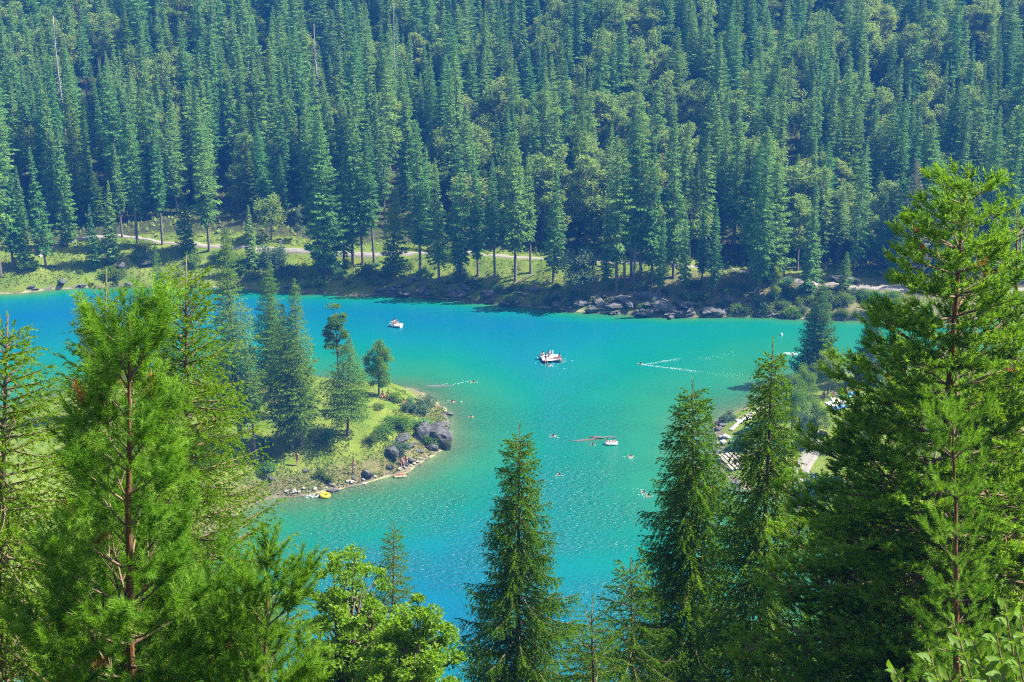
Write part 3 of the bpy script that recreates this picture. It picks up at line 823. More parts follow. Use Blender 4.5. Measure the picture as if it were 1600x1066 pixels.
cand = cand[ok]; cz = cz[ok]; cdf = cdf[ok]
order = np.argsort(cdf + rng.normal(0, 2, len(cdf)))
broadn = fbm(cand[:, 0] * 0.09 + 40, cand[:, 1] * 0.09, 77)
n_s = n_b = 0
mass = []
LIM_S = 300 - len(SHORE) - 22
for i in order:
    x, y = cand[i]; z = cz[i]
    isb = rng.random() < np.interp(broadn[i], [0.42, 0.60], [0.07, 0.62])
    if isb:
        key = 'round_leaf' if rng.random() < 0.6 else 'tall_leaf'; sc = rng.uniform(0.7, 1.15)
    else:
        p = rng.random()
        key = SPR[int(p * len(SPR))]
        sc = rng.choice([rng.uniform(0.5, 0.8), rng.uniform(0.75, 1.05), rng.uniform(0.95, 1.25)]) * np.interp(cdf[i], [8, 30, 60, 120], [0.95, 0.88, 0.80, 0.70])
    rz = rng.random() * 6.28
    vis = abs(x) < 0.345 * y
    if vis and not isb and n_s < LIM_S:
        n_s += 1
        place_tree(key, x, y, z - 0.2, sc, rz, KIND[key][2], 'spruces of the far hillside forest', 'spruce_tree', 'spruce tree', rng.uniform(0.72, 1.18))
    elif vis and isb and n_b < 150:
        n_b += 1
        place_tree(key, x, y, z - 0.2, sc, rz, KIND[key][2], 'broadleaf trees between the far spruces', 'broadleaf_tree', 'tree', rng.uniform(0.9, 1.15))
    else:
        mass.append((x, y, z - 0.2, sc, rz, key))

for (px, py), ty, lab in [((620, 118), 5, 'bare dead trunk standing pale in the dark gap at the top of the forest'), ((498, 105), 38, 'short broken pale snag in the upper left forest'),
                         ((103, 130), 24, 'tall bare pale trunk in the shaded upper left forest'), ((990, 440), 300, 'bare silvery dead spruce behind the far rock ledge')]:
    b = on_land(px, py + 95) if py < 200 else on_land(px, py); top = at_y(px, ty, b[1])
    if py < 200: b[2] = at_y(px, py, b[1])[2]; b[2] = min(b[2], hgt(b[0], b[1]))
    H = top[2] - b[2]; g = Geo(); rr = np.random.default_rng(int(px))
    zs = np.linspace(-0.5, H, 8); g.tube(np.stack([0.1 * np.sin(zs * 0.3), zs * 0, zs], 1), np.linspace(0.22, 0.05, 8), 7)
    dt = empty('dead_tree', tuple(b)); tag(dt, lab, 'dead tree')
    put('trunk', g.mesh('dead_trunk', [M['dead_wood']]), dt)
    g = Geo()
    for q in range(60):
        z = H * (0.35 + 0.63 * rr.random()); a = rr.random() * 6.28; L = (0.4 + 1.4 * (1 - z / H)) * (0.6 + 0.6 * rr.random())
        g.tube(np.array([[0.1 * math.sin(z * .3), 0, z], [math.cos(a) * L, math.sin(a) * L, z - 0.3 * L]]), [0.035, 0.008], 3, 0, False)
    put('branches', g.mesh('dead_branches', [M['dead_wood']]), dt)['kind'] = 'stuff'

def forest_mass(rows):
    """The trees behind the nearest 300: one object, instanced on points."""
    me = bpy.data.meshes.new('forest')
    me.vertices.add(len(rows))
    me.vertices.foreach_set('co', np.array([r_[:3] for r_ in rows], np.float32).ravel())
    keys = sorted(set(r_[5] for r_ in rows))
    for nm, vals in (('sc', [r_[3] for r_ in rows]), ('rz', [r_[4] for r_ in rows]), ('kd', [keys.index(r_[5]) for r_ in rows])):
        at = me.attributes.new(nm, 'FLOAT', 'POINT'); at.data.foreach_set('value', np.array(vals, np.float32))
    ng = bpy.data.node_groups.new('forest_points', 'GeometryNodeTree')
    ng.interface.new_socket('Geometry', in_out='INPUT', socket_type='NodeSocketGeometry')
    ng.interface.new_socket('Geometry', in_out='OUTPUT', socket_type='NodeSocketGeometry')
    gi = ng.nodes.new('NodeGroupInput'); go = ng.nodes.new('NodeGroupOutput')
    def named(k):
        n = ng.nodes.new('GeometryNodeInputNamedAttribute'); n.data_type = 'FLOAT'; n.inputs[0].default_value = k
        return n.outputs[0]
    rzv = ng.nodes.new('ShaderNodeCombineXYZ'); ng.links.new(named('rz'), rzv.inputs[2])
    jn = ng.nodes.new('GeometryNodeJoinGeometry')
    for k, key in enumerate(keys):
        j2 = ng.nodes.new('GeometryNodeJoinGeometry')
        for part in (0, 1):
            src = next(o for o in SC.objects if o.type == 'MESH' and o.data == KIND[key][part])
            oi = ng.nodes.new('GeometryNodeObjectInfo'); oi.transform_space = 'ORIGINAL'; oi.inputs[0].default_value = src
            ng.links.new(oi.outputs['Geometry'], j2.inputs[0])
        gt = ng.nodes.new('GeometryNodeGeometryToInstance'); ng.links.new(j2.outputs[0], gt.inputs[0])
        cp = ng.nodes.new('FunctionNodeCompare'); cp.data_type = 'FLOAT'; cp.operation = 'EQUAL'
        cp.inputs[1].default_value = float(k); cp.inputs['Epsilon'].default_value = 0.3
        ng.links.new(named('kd'), cp.inputs[0])
        ip = ng.nodes.new('GeometryNodeInstanceOnPoints')
        ng.links.new(gi.outputs[0], ip.inputs['Points']); ng.links.new(cp.outputs[0], ip.inputs['Selection'])
        ng.links.new(gt.outputs[0], ip.inputs['Instance']); ng.links.new(rzv.outputs[0], ip.inputs['Rotation'])
        ng.links.new(named('sc'), ip.inputs['Scale'])
        ng.links.new(ip.outputs[0], jn.inputs[0])
    ng.links.new(jn.outputs[0], go.inputs[0])
    o = put('forest', me)
    md = o.modifiers.new('trees', 'NODES'); md.node_group = ng
    tag(o, 'dense mass of dark green spruces higher up the far hillside', 'forest', None, 'stuff')
    return o
forest_mass(mass)
print('forest', n_s, n_b, len(mass))
# ------------------------------------------------------------------ trees of the middle ground
def mid_mesh(key, g, tr, leaf, bark='bark'):
    KIND[key] = (g.mesh(key + '_crown', [M[leaf]]), tr.mesh(key + '_trunk', [M[bark]]), '')
mid_mesh('mid_cone', *spruce_far(41, 12.5, 2.7, 0.20, 22, 0.26, 0.25, 0.15, 0.9), 'spruce_mid'); BASEH['mid_cone'] = 12.5
mid_mesh('mid_tall', *spruce_far(42, 24, 3.0, 0.17, 15, 0.30, 0.5, 0.15, 0.8), 'spruce_mid'); BASEH['mid_tall'] = 24
mid_mesh('mid_full', *spruce_far(43, 21, 3.1, 0.16, 16, 0.30, 0.45, 0.15, 0.75), 'spruce_mid'); BASEH['mid_full'] = 21
mid_mesh('mid_thin', *spruce_far(44, 12, 1.3, 0.42, 14, 0.26, 0.5, 0.35, 0.7), 'spruce_mid'); BASEH['mid_thin'] = 12
mid_mesh('mid_dense', *spruce_far(45, 14, 3.1, 0.04, 26, 0.30, 0.2, 0.05, 0.95), 'spruce_shore'); BASEH['mid_dense'] = 14
mid_mesh('mid_pine', *broad_tree(46, 16, 1.9, 4.8, 11.0, 40, 9000, 0.20, 0.42, 0.4, 0.13), 'spruce_mid', 'bark_pine'); BASEH['mid_pine'] = 16
mid_mesh('mid_birch', *broad_tree(47, 8, 1.9, 3.9, 4.2, 44, 11000, 0.17, 0.34, 1.0, 0.10), 'broad_mid'); BASEH['mid_birch'] = 8
mid_mesh('mid_round', *broad_tree(48, 8, 3.0, 3.3, 4.9, 26, 6500, 0.22, 0.36, 0.7, 0.16), 'broad_mid'); BASEH['mid_round'] = 8
mid_mesh('mid_leafy', *broad_tree(49, 13, 3.2, 6.0, 7.0, 40, 12000, 0.22, 0.34, 0.8, 0.17), 'broad_mid'); BASEH['mid_leafy'] = 13

MID = [((543, 682), 525, 'mid_cone', 1.05, None, 'spruce_tree', 'short broad spruce with bare lower trunk at the front edge of the grassy peninsula'),
       ((592, 616), 530, 'mid_birch', 1.05, None, 'broadleaf_tree', 'small rounded grey green tree at the back edge of the grassy peninsula'),
       ((532, 642), 458, 'mid_pine', 0.85, None, 'pine_tree', 'thin pine with two tufted crown lobes behind the short broad spruce'),
       ((456, 700), 468, 'mid_full', 0.95, None, 'spruce_tree', 'left and lower one of two spruces rising close together on the peninsula bank'),
       ((470, 698), 428, 'mid_tall', 0.95, None, 'spruce_tree', 'right and taller one of two spruces rising close together on the peninsula bank'),
       ((400, 728), 545, 'mid_thin', 1.0, None, 'spruce_tree', 'thin little spruce with a pale bare stem low on the shaded peninsula bank'),
       ((376, 695), 362, 'mid_tall', 1.1, None, 'spruce_tree', 'tallest spruce of the peninsula, standing alone left of the twin spruces'),
       ((423, 624), 405, 'mid_full', 0.85, None, 'spruce_tree', 'tall spruce at the back shore of the peninsula between the tallest and the twins'),
       ((434, 617), 452, 'mid_tall', 0.8, None, 'spruce_tree', 'half hidden spruce touching the right side of the back shore spruce'),
       ((268, 640), 385, 'mid_tall', 0.75, None, 'spruce_tree', 'narrow dark spruce behind the bright young spruce on the left'),
       ((231, 640), 448, 'mid_thin', 0.9, None, 'spruce_tree', 'thin spruce top rising between the near pine and the bright young spruce'),
       ((150, 652), 490, 'mid_pine', 1.05, None, 'pine_tree', 'dark pine with flat side branches on the peninsula, left behind the near pine'),
       ((345, 640), 520, 'mid_full', 0.8, None, 'spruce_tree', 'spruce on the peninsula half hidden behind the bright young spruce'),
       ((1275, 592), 437, 'mid_dense', 1.0, None, 'spruce_tree', 'dense dark pointed spruce on the right shore against open water'),
       ((1357, 600), 470, 'mid_dense', 0.9, None, 'spruce_tree', 'dark spruce on the right shore partly behind the tall pine'),
       ((1294, 617), 546, 'mid_round', 0.9, 'yellow_leaf', 'broadleaf_tree', 'small round yellow green tree with a dark trunk above the sunbathers'),
       ((1348, 606), 548, 'mid_round', 0.8, 'blue_leaf', 'broadleaf_tree', 'pale grey green tree by the water right of the yellow green tree'),
       ((1236, 684), 582, 'mid_leafy', 0.85, None, 'broadleaf_tree', 'leafy green tree directly behind the thin spruce beside the sun deck'),
       ((1252, 650), 566, 'mid_leafy', 0.8, None, 'broadleaf_tree', 'bushy green tree below the dense dark spruce on the right shore'),
       ((1272, 694), 618, 'mid_leafy', 0.9, None, 'broadleaf_tree', 'lower leafy tree in front of the sunbathing lawn'),
       ((1212, 668), 612, 'mid_round', 0.8, None, 'broadleaf_tree', 'small round green tree at the water edge of the right lawn'),
       ((1252, 704), 640, 'mid_leafy', 0.7, 'blue_leaf', 'broadleaf_tree', 'dark blue green tree in shade left of the pale gravel path'),
       ((1405, 660), 560, 'mid_leafy', 1.1, None, 'broadleaf_tree', 'leafy tree on the right lawn behind the crown of the tall pine'),
       ((1480, 640), 520, 'mid_leafy', 1.2, 'yellow_leaf', 'broadleaf_tree', 'yellowish leafy tree behind the trunk of the tall pine'),
       ((1570, 640), 500, 'mid_leafy', 1.2, None, 'broadleaf_tree', 'leafy tree at the right edge behind the tall pine'),
       ((1340, 760), 655, 'mid_leafy', 1.1, None, 'broadleaf_tree', 'leafy tree right of the pale gravel path by the beach'),
       ((1420, 770), 650, 'mid_leafy', 1.2, None, 'broadleaf_tree', 'leafy tree far below the tall pine on the right shore'),
       ((1520, 790), 640, 'mid_leafy', 1.3, None, 'broadleaf_tree', 'wide leafy tree on the right shore under the tall pine'),
       ((1330, 700), 640, 'mid_round', 0.9, 'yellow_leaf', 'broadleaf_tree', 'low yellow green tree just below the sunbathers')]
for foot, ty, key, wd, mt, name, lab in MID:
    b = on_land(*foot); h = at_y(foot[0], ty, b[1])[2] - b[2]
    sc = h / BASEH[key]
    o = place_tree(key, b[0], b[1], b[2] - 0.08, sc, rng.random() * 6.28, lab, None, name, {'pine_tree': 'pine tree', 'spruce_tree': 'spruce tree'}.get(name, 'tree'), wd * max(0.8, sc ** -0.35))
    if mt:
        cr = [c for c in o.children if c.name.startswith('crown')][0]
        cr.data = cr.data.copy(); cr.data.materials[0] = M[mt]

# ------------------------------------------------------------------ trees close to the camera
def near_tree(name, label, cat, top, low, D, build, mats, rz=0.0, bark='twig', trunk='bark'):
    a = at_y(top[0], top[1], D); b = at_y(low[0], low[1], D)
    ax = norm(a - b)
    zg = hgt(float(b[0] - 0.0), D)
    s = (a[2] - zg) / ax[2]
    base = a - ax * s
    zg = hgt(float(base[0]), D); s = (a[2] - zg) / ax[2]; base = a - ax * s
    vis = (a[2] - at_y(low[0], 1066, D)[2]) / ax[2]
    parts = build(s, max(0.4, s - vis - 0.9))
    g, tr = parts[0], parts[1]
    o = empty(name, base)
    q = Vector((0, 0, 1)).rotation_difference(Vector(ax)) @ Quaternion((0, 0, 1), rz)
    o.rotation_mode = 'QUATERNION'; o.rotation_quaternion = q
    tag(o, label, cat)
    put('crown', g.mesh('crown_' + name, mats), o)['kind'] = 'stuff'
    put('trunk', tr.mesh('trunk_' + name, [M[trunk]]), o)
    if len(parts) > 2:
        put('limbs', parts[2].mesh('limbs_' + name, [M[bark]]), o)['kind'] = 'stuff'
    return o

near_tree('spruce_tree', 'slender dark spruce in the middle, its whole top against open water', 'spruce tree', (812, 662), (808, 1066), 28,
          lambda H, z: spruce_near(101, H, z, 1.55, 0.75, 38, 0.032, 0.55, 1.0, 0.42, 0.048, 0.026, cut=1.0, prof_k=0.92, bare=0.15), [M['spruce_near']])
near_tree('spruce_tree', 'tall shaggy spruce left of the sun deck with long hanging branches', 'spruce tree', (1082, 596), (1076, 1066), 26,
          lambda H, z: spruce_near(102, H, z, 1.5, 0.8, 40, 0.032, 0.45, 1.0, 0.44, 0.048, 0.026, cut=1.0, prof_k=0.8, bare=0.05), [M['spruce_near']])
near_tree('spruce_tree', 'thin topped spruce with a visible trunk in front of the sun deck', 'spruce tree', (1208, 533), (1182, 1066), 24,
          lambda H, z: spruce_near(103, H, z, 1.15, 0.9, 34, 0.032, 0.45, 1.05, 0.44, 0.048, 0.026, cut=1.0, prof_k=0.75, bare=0.0), [M['spruce_near']])
near_tree('spruce_tree', 'very narrow dark spruce rising out of the light leafy trees', 'spruce tree', (615, 818), (615, 1066), 31,
          lambda H, z: spruce_near(104, H, z, 0.95, 0.7, 34, 0.045, 0.4, 0.8, 0.30, lmin=0.6), [M['spruce_near']])
near_tree('spruce_tree', 'small spruce with a bare pointed leader beside the slender middle spruce', 'spruce tree', (926, 935), (924, 1066), 20,
          lambda H, z: spruce_near(105, H, z, 0.8, 0.7, 30, 0.04, 0.3, 0.6, 0.28, lmin=0.6, bare=0.2), [M['spruce_near']])
near_tree('spruce_tree', 'low bushy spruce at the left foot of the tall shaggy spruce', 'spruce tree', (986, 872), (986, 1066), 23,
          lambda H, z: spruce_near(106, H, z, 1.05, 0.7, 32, 0.04, 0.4, 0.9, 0.34, lmin=0.6), [M['spruce_near']])
near_tree('spruce_tree', 'bright young spruce with a pointed top right behind the near pine', 'spruce tree', (291, 400), (291, 1066), 15,
          lambda H, z: spruce_near(107, H, z, 1.45, 0.5, 48, 0.034, 0.30, 0.55, 0.34, 0.038, 0.0145, 28, 0.75, cut=0.9, lmin=0.6, bare=0.3), [M['spruce_young']])
near_tree('spruce_tree', 'spruce with a long bare leader directly left behind the near pine', 'spruce tree', (166, 420), (172, 1066), 11.5,
          lambda H, z: spruce_near(108, H, z, 0.85, 0.4, 50, 0.03, 0.2, 0.4, 0.28, 0.032, 0.010, 34, 0.7, lmin=0.6, bare=0.5), [M['spruce_young']])
near_tree('spruce_tree', 'spruce at the left edge reaching wide drooping branches into the picture', 'spruce tree', (12, 492), (0, 1066), 10.5,
          lambda H, z: spruce_near(109, H, z, 1.2, 0.35, 55, 0.03, 0.45, 0.8, 0.30, 0.033, 0.0115, 18, 0.85, cut=0.75, lmin=0.55, bare=0.2), [M['spruce_young']])
near_tree('pine_tree', 'young pine with long needles and reddish trunk large at the left', 'pine tree', (203, 500), (205, 1066), 9.0,
          lambda H, z: pine_near(110, H, z, 0.95, 0.27, 0.18, 0.21, 85, 0.060, 0.0050, 6, 1.1, 66, 24, 0.5, 2, 2, 0.42, 0.006, 0.0, 0, 0.25, 42, 0.6, 0.80, 0.4, 1.0, 0.6)[:3], [M['pine'], M['dead'], M['pine_tip']], 0.4, trunk='bark_pine')
near_tree('pine_tree', 'second young pine low in front, its tips over the water', 'pine tree', (420, 915), (405, 1066), 8.6,
          lambda H, z: pine_near(111, H, z, 0.50, 0.30, 0.18, 0.20, 90, 0.056, 0.0050, 5, 0.6, 66, 30, 0.5, 2, 2, 0.3, 0.004, 0.0, 0, 0.45, 30, 0.35)[:3], [M['pine'], M['dead'], M['pine_tip']], 1.2, trunk='bark_pine')
near_tree('pine_tree', 'tall pine with an orange trunk filling the right of the picture', 'pine tree', (1512, 262), (1464, 1066), 16.0,
          lambda H, z: pine_near(112, H, z, 2.35, 0.25, 0.22, 0.15, 20, 0.058, 0.0135, 7, 0.80, 34, -6, 0.15, 3, 2, 0.40, 0.004, 0.0, 0, 0.3, 36, 0.45, 0.0, 0.2, 1.35, 1.0)[:3], [M['pine_right'], M['dead'], M['pine_tip']], 0.2, trunk='bark_pine')
near_tree('pine_tree', 'small bright green pine in front of the tall pine trunk', 'pine tree', (1490, 632), (1492, 1066), 13.5,
          lambda H, z: pine_near(113, H, z, 0.42, 0.36, 0.24, 0.18, 60, 0.052, 0.0048, 6, 0.6, 50, 10, 0.4, 2, 2, 0.3, 0.0, 0.0, 0, 0.5, 36, 0.5)[:3], [M['pine'], M['dead'], M['pine_tip']], 0.9, trunk='bark_pine')
near_tree('pine_tree', 'darker pine with a thick grey trunk close behind the tall pine', 'pine tree', (1462, 560), (1432, 1066), 20.0,
          lambda H, z: pine_near(114, H, z, 1.45, 0.5, 0.32, 0.17, 30, 0.060, 0.0115, 6, 0.5, 35, -5, 0.2, 3, 2, 0.40, 0.004, 0.0, 1, 0.7, 34, 0.6, thick=1.6)[:3], [M['pine_right'], M['dead'], M['pine_tip']], 2.0)
near_tree('pine_tree', 'pine at the right edge with one orange trunk and light green tufts', 'pine tree', (1590, 330), (1580, 1066), 22.0,
          lambda H, z: pine_near(115, H, z, 2.0, 0.55, 0.32, 0.17, 30, 0.060, 0.0115, 6, 0.5, 35, -5, 0.2, 3, 2, 0.40, 0.004, 0.0, 1, 0.7, 34, 0.6, thick=1.6)[:3], [M['pine_right'], M['dead'], M['pine_tip']], 2.6, trunk='bark_pine')
near_tree('broadleaf_tree', 'light green leafy tree at the bottom left of the narrow dark spruce', 'tree', (548, 832), (552, 1066), 18.0,
          lambda H, z: broad_tree(120, H, 0.92, 2.3, H - 2.2, 280, 46000, 0.050, 0.15, 0.45, 0.05, 3), [M['broad_near']])
near_tree('broadleaf_tree', 'lower leafy tree right of the narrow dark spruce', 'tree', (655, 925), (650, 1066), 17.0,
          lambda H, z: broad_tree(121, H, 0.85, 1.8, H - 1.7, 200, 32000, 0.050, 0.15, 0.45, 0.05, 3), [M['broad_near']])
near_tree('broadleaf_tree', 'leafy bush at the foot of the tall pine on the right', 'tree', (1390, 860), (1390, 1066), 26.0,
          lambda H, z: broad_tree(122, H, 1.8, 2.2, H - 2.2, 50, 9000, 0.11, 0.30, 0.5, 0.06, 3), [M['broad_mid']])
near_tree('broadleaf_tree', 'olive green leafy tree at the lower right edge behind the pines', 'tree', (1570, 760), (1570, 1066), 24.0,
          lambda H, z: broad_tree(123, H, 2.0, 2.6, H - 2.6, 60, 11000, 0.11, 0.30, 0.5, 0.06, 3), [M['broad_mid']])
# ------------------------------------------------------------------ rocks
import bmesh
def rock_mesh(name, seed, flat=0.6, cuts=22, mat='rock'):
    r = np.random.default_rng(seed)
    bm = bmesh.new(); bmesh.ops.create_icosphere(bm, subdivisions=3, radius=1.0)
    v = np.array([x.co[:] for x in bm.verts])
    for k in range(cuts):
        n = norm(r.normal(0, 1, 3)); d = r.uniform(0.55, 0.88)
        p = v @ n; over = p > d
        v[over] -= np.outer((p[over] - d) * 0.96, n)
    v *= 1 + 0.035 * r.normal(0, 1, (len(v), 1)); v[:, 2] += 0.10 * np.sin(v[:, 0] * 7 + seed) * np.abs(v[:, 2])
    v *= [1.15, 0.85, flat]
    for x, c in zip(bm.verts, v): x.co = c
    me = bpy.data.meshes.new(name); bm.to_mesh(me); bm.free()
    me.materials.append(M[mat])
    return me
DARK = rock_mesh('dark_rock_shape', 260, 0.9, 24, 'dark_rock')
ROCKS = [rock_mesh('rock_shape', 200 + k, (0.45, 0.6, 0.75, 0.5, 0.9)[k % 5]) for k in range(7)]
STONES = [rock_mesh('stone_shape', 230 + k, 0.55, 9, 'stone') for k in range(3)]

def add_rock(p, size, label, group=None, k=None, rz=None, sink=0.25, name='rock', stone=False, tilt=0.0):
    L = STONES if stone else ROCKS
    me = DARK if k == 4 else L[(rng.integers(0, 99) if k is None else k) % len(L)]
    s = size if hasattr(size, '__len__') else (size, size * rng.uniform(0.75, 1.1), size * rng.uniform(0.75, 1.1))
    o = put(name, me, None, (p[0], p[1], p[2] + s[2] * 0.5 * (1 - 2 * sink)), (tilt, tilt * 0.6, rng.random() * 6.28 if rz is None else rz), s)
    return tag(o, label, 'rock', group)

SHP = [(-60, 461), (0, 458), (60, 455), (110, 452), (160, 449), (235, 447), (330, 448), (400, 452), (450, 455), (500, 458), (560, 461), (620, 462), (680, 466), (760, 473), (830, 480),
       (900, 487), (980, 492), (1040, 496), (1100, 493), (1160, 495), (1250, 498), (1330, 501), (1420, 499)]
sx = np.array([a for a, b in SHP], float); sy = np.array([b for a, b in SHP], float)
def shore_y(px): return float(np.interp(px, sx, sy))
# boulders along the far waterline: sparse at the left, a broken ledge in the middle
for k in range(190):
    px = rng.uniform(0, 1340) if k < 30 else rng.uniform(590, 1250)
    big = 600 < px < 1180
    up = rng.uniform(0, 1) ** 1.5 * (26 if big else 7)
    b = on_land(px, shore_y(px) - up - 1)
    s = rng.uniform(0.35, 1.15) if big else rng.uniform(0.25, 0.7)
    if 860 < px < 1130: s *= 1.25
    add_rock(b, (s * 1.25, s * rng.uniform(0.6, 0.9), s * rng.uniform(0.5, 0.85)), 'grey angular boulder of the broken rock ledge along the far shore' if big else 'small grey boulder lying on the far waterline',
             'boulders along the far shore', tilt=rng.normal(0, 0.2))
for (px, py), s, lab in [((1038, 486), (1.7, 1.3, 2.0), 'tall pale rock standing highest of the far shore ledge'),
                         ((640, 460), (2.2, 0.9, 0.5), 'low dark rock shelf at the left start of the far ledge'),
                         ((690, 458), (2.6, 1.2, 0.8), 'wide flat rock shelf under the sunlit far slope'),
                         ((790, 474), (2.0, 1.0, 0.6), 'flat pale slab reaching into the water of the far shore'),
                         ((235, 413), (1.9, 1.0, 0.9), 'large grey boulder in the grass of the left far bank'),
                         ((192, 418), (1.3, 0.8, 0.8), 'grey boulder beside the larger one in the left bank grass'),
                         ((98, 443), (1.3, 0.8, 0.7), 'white topped boulder on the left far waterline'),
                         ((202, 447), (1.1, 0.7, 0.6), 'boulder at the left waterline below the grassy bank'),
                         ((1318, 438), (2.4, 1.2, 1.1), 'large pale boulder above the path on the right far bank'),
                         ((1385, 432), (2.0, 1.0, 1.3), 'slanted pale rock slab in the shade behind the path on the right')]:
    add_rock(on_land(px, py), s, lab, tilt=rng.normal(0, 0.15))
# the peninsula's rocky edge
for (px, py), s, tl, lab in [((684, 693), (2.3, 1.7, 2.6), 0.25, 'big dark layered rock bluff at the tip of the peninsula'),
                             ((697, 684), (1.0, 0.8, 1.1), 0.3, 'jagged dark rock at the outer corner of the bluff'), ((676, 702), (0.9, 0.7, 0.7), 0.3, 'dark rock at the water foot of the bluff'), ((655, 708), (0.7, 0.5, 0.5), 0.2, 'grey rock between the bluff and the seated couple'),
                             ((668, 684), (1.6, 1.3, 2.0), 0.2, 'dark rock joining the bluff at the peninsula tip'),
                             ((612, 714), (1.3, 0.9, 1.1), 0.5, 'tilted grey slab above the beach stones of the peninsula'),
                             ((638, 700), (1.2, 0.8, 0.8), 0.3, 'pale slab below the grey green bush on the peninsula'),
                             ((628, 690), (1.3, 0.9, 0.9), 0.2, 'grey rock beside the grey green bush on the peninsula'),
                             ((574, 743), (1.05, 0.8, 1.05), 0.35, 'large grey boulder on the peninsula beach by the waterline'),
                             ((609, 733), (0.6, 0.45, 0.8), 0.3, 'upright small grey boulder between two larger beach rocks'),
                             ((640, 722), (0.7, 0.5, 0.5), 0.1, 'boulder at the waterline beside the seated couple'),
                             ((630, 727), (0.6, 0.45, 0.45), 0.1, 'dark boulder the couple sits on at the peninsula waterline'),
                             ((553, 747), (0.6, 0.4, 0.35), 0.1, 'pale flat rock at the feet of the standing bather'),
                             ((692, 664), (1.0, 0.7, 0.5), 0.1, 'pale slab on the sandy east edge of the peninsula'),
                             ((700, 648), (0.8, 0.5, 0.4), 0.1, 'small pale rock on the north east edge of the peninsula'),
                             ((494, 692), (0.35, 0.3, 0.3), 0.1, 'small pale stone in the shade near the dark round bush'),
                             ((478, 738), (0.5, 0.35, 0.3), 0.1, 'grey stone lying in the bank grass of the peninsula'),
                             ((425, 748), (0.6, 0.4, 0.3), 0.1, 'flat pale stone in the shade at the left of the beach')]:
    add_rock(on_land(px, py), s, lab, tilt=tl, sink=0.3, k=(4 if s[0] > 1.2 or 'dark' in lab else None))
add_rock(on_z(522, 767), (0.75, 0.5, 0.45), 'dark wet rock standing in the shallow water off the beach', sink=0.35)
add_rock(on_z(570, 756), (0.35, 0.25, 0.2), 'white stone at the water edge under the large beach boulder', sink=0.3, stone=True)
add_rock(on_z(932, 684), (0.95, 0.5, 0.45), 'dark rock just breaking the surface by the inflatable boat', sink=0.42)
add_rock(on_z(912, 688), (1.6, 0.35, 0.2), 'long low dark reef left of the rock in the green shallows', sink=0.46, rz=0.2)
add_rock(on_z(955, 683), (0.9, 0.25, 0.2), 'thin low reef behind the inflatable boat', sink=0.46, rz=-0.1)
add_rock(on_z(690, 603), (1.9, 0.4, 0.2), 'long dark reef awash off the back of the peninsula', sink=0.47, rz=0.05)
for k in range(34):
    t_ = rng.random(); px = 700 - 260 * t_; py = np.interp(px, [440, 520, 560, 600, 640, 664, 690, 700], [776, 764, 755, 746, 733, 718, 705, 690]) - rng.uniform(1, 5)
    add_rock(on_land(px, py), rng.uniform(0.12, 0.34), 'small pale stone on the pebble edge of the peninsula beach', 'stones along the peninsula beach', stone=True)
for k in range(30):
    px, py = [(1120, 668), (1134, 690), (1128, 715), (1150, 757), (1190, 768), (1215, 770)][k % 6]
    add_rock(on_land(px + rng.uniform(-8, 12), py + rng.uniform(-8, 8)), rng.uniform(0.2, 0.6), 'pale grey rock on the rim of the right hand beach', 'rocks along the right beach', stone=k % 3 > 0)

# ------------------------------------------------------------------ shrubs
def shrub_mesh(name, seed, n, leaf, mat, zf=0.8):
    g, tr = broad_tree(seed, 1.6, 1.05, 0.8 * zf, 0.75 * zf, 14, n, leaf, 0.42, 0.85, 0.03)
    g.v += tr.v; g.f += [f + g.n for f in tr.f] if False else []
    return g.mesh(name, [M[mat]]), tr.mesh(name + '_stem', [M['twig']])
SHRUB = {'green': shrub_mesh('shrub_green', 301, 1500, 0.16, 'broad_mid'), 'herb': shrub_mesh('shrub_herb', 302, 1400, 0.15, 'herb', 0.7),
         'pale': shrub_mesh('shrub_pale', 303, 1500, 0.15, 'blue_leaf'), 'dark': shrub_mesh('shrub_dark', 304, 1700, 0.14, 'spruce', 0.8)}
def add_shrub(p, s, kind, label, group=None):
    o = empty('shrub', (p[0], p[1], p[2] - 0.08), rng.random() * 6.28)
    o.scale = (s, s, s * rng.uniform(0.75, 1.1))
    tag(o, label, 'shrub', group)
    put('foliage', SHRUB[kind][0], o)['kind'] = 'stuff'
    put('stem', SHRUB[kind][1], o)
    return o
for k in range(165):
    px = rng.uniform(-10, 1480) if k < 120 else rng.uniform(1150, 1420); lift = rng.uniform(3, 48) if px > 350 else rng.uniform(4, 60)
    b = on_land(px, shore_y(px) - lift)
    if np.min(np.hypot(b[0] - PATHC[:, 0], b[1] - PATHC[:, 1])) < 1.9: continue
    kd = ['green', 'herb', 'pale', 'green', 'dark'][k % 5]
    add_shrub(b, rng.uniform(0.55, 1.5), kd, {'green': 'leafy green shrub on the far bank between water and path', 'herb': 'low yellow green shrub on the far bank', 'pale': 'pale grey green shrub on the far bank',
                                              'dark': 'dark evergreen shrub on the far bank'}[kd], 'shrubs of the far bank')
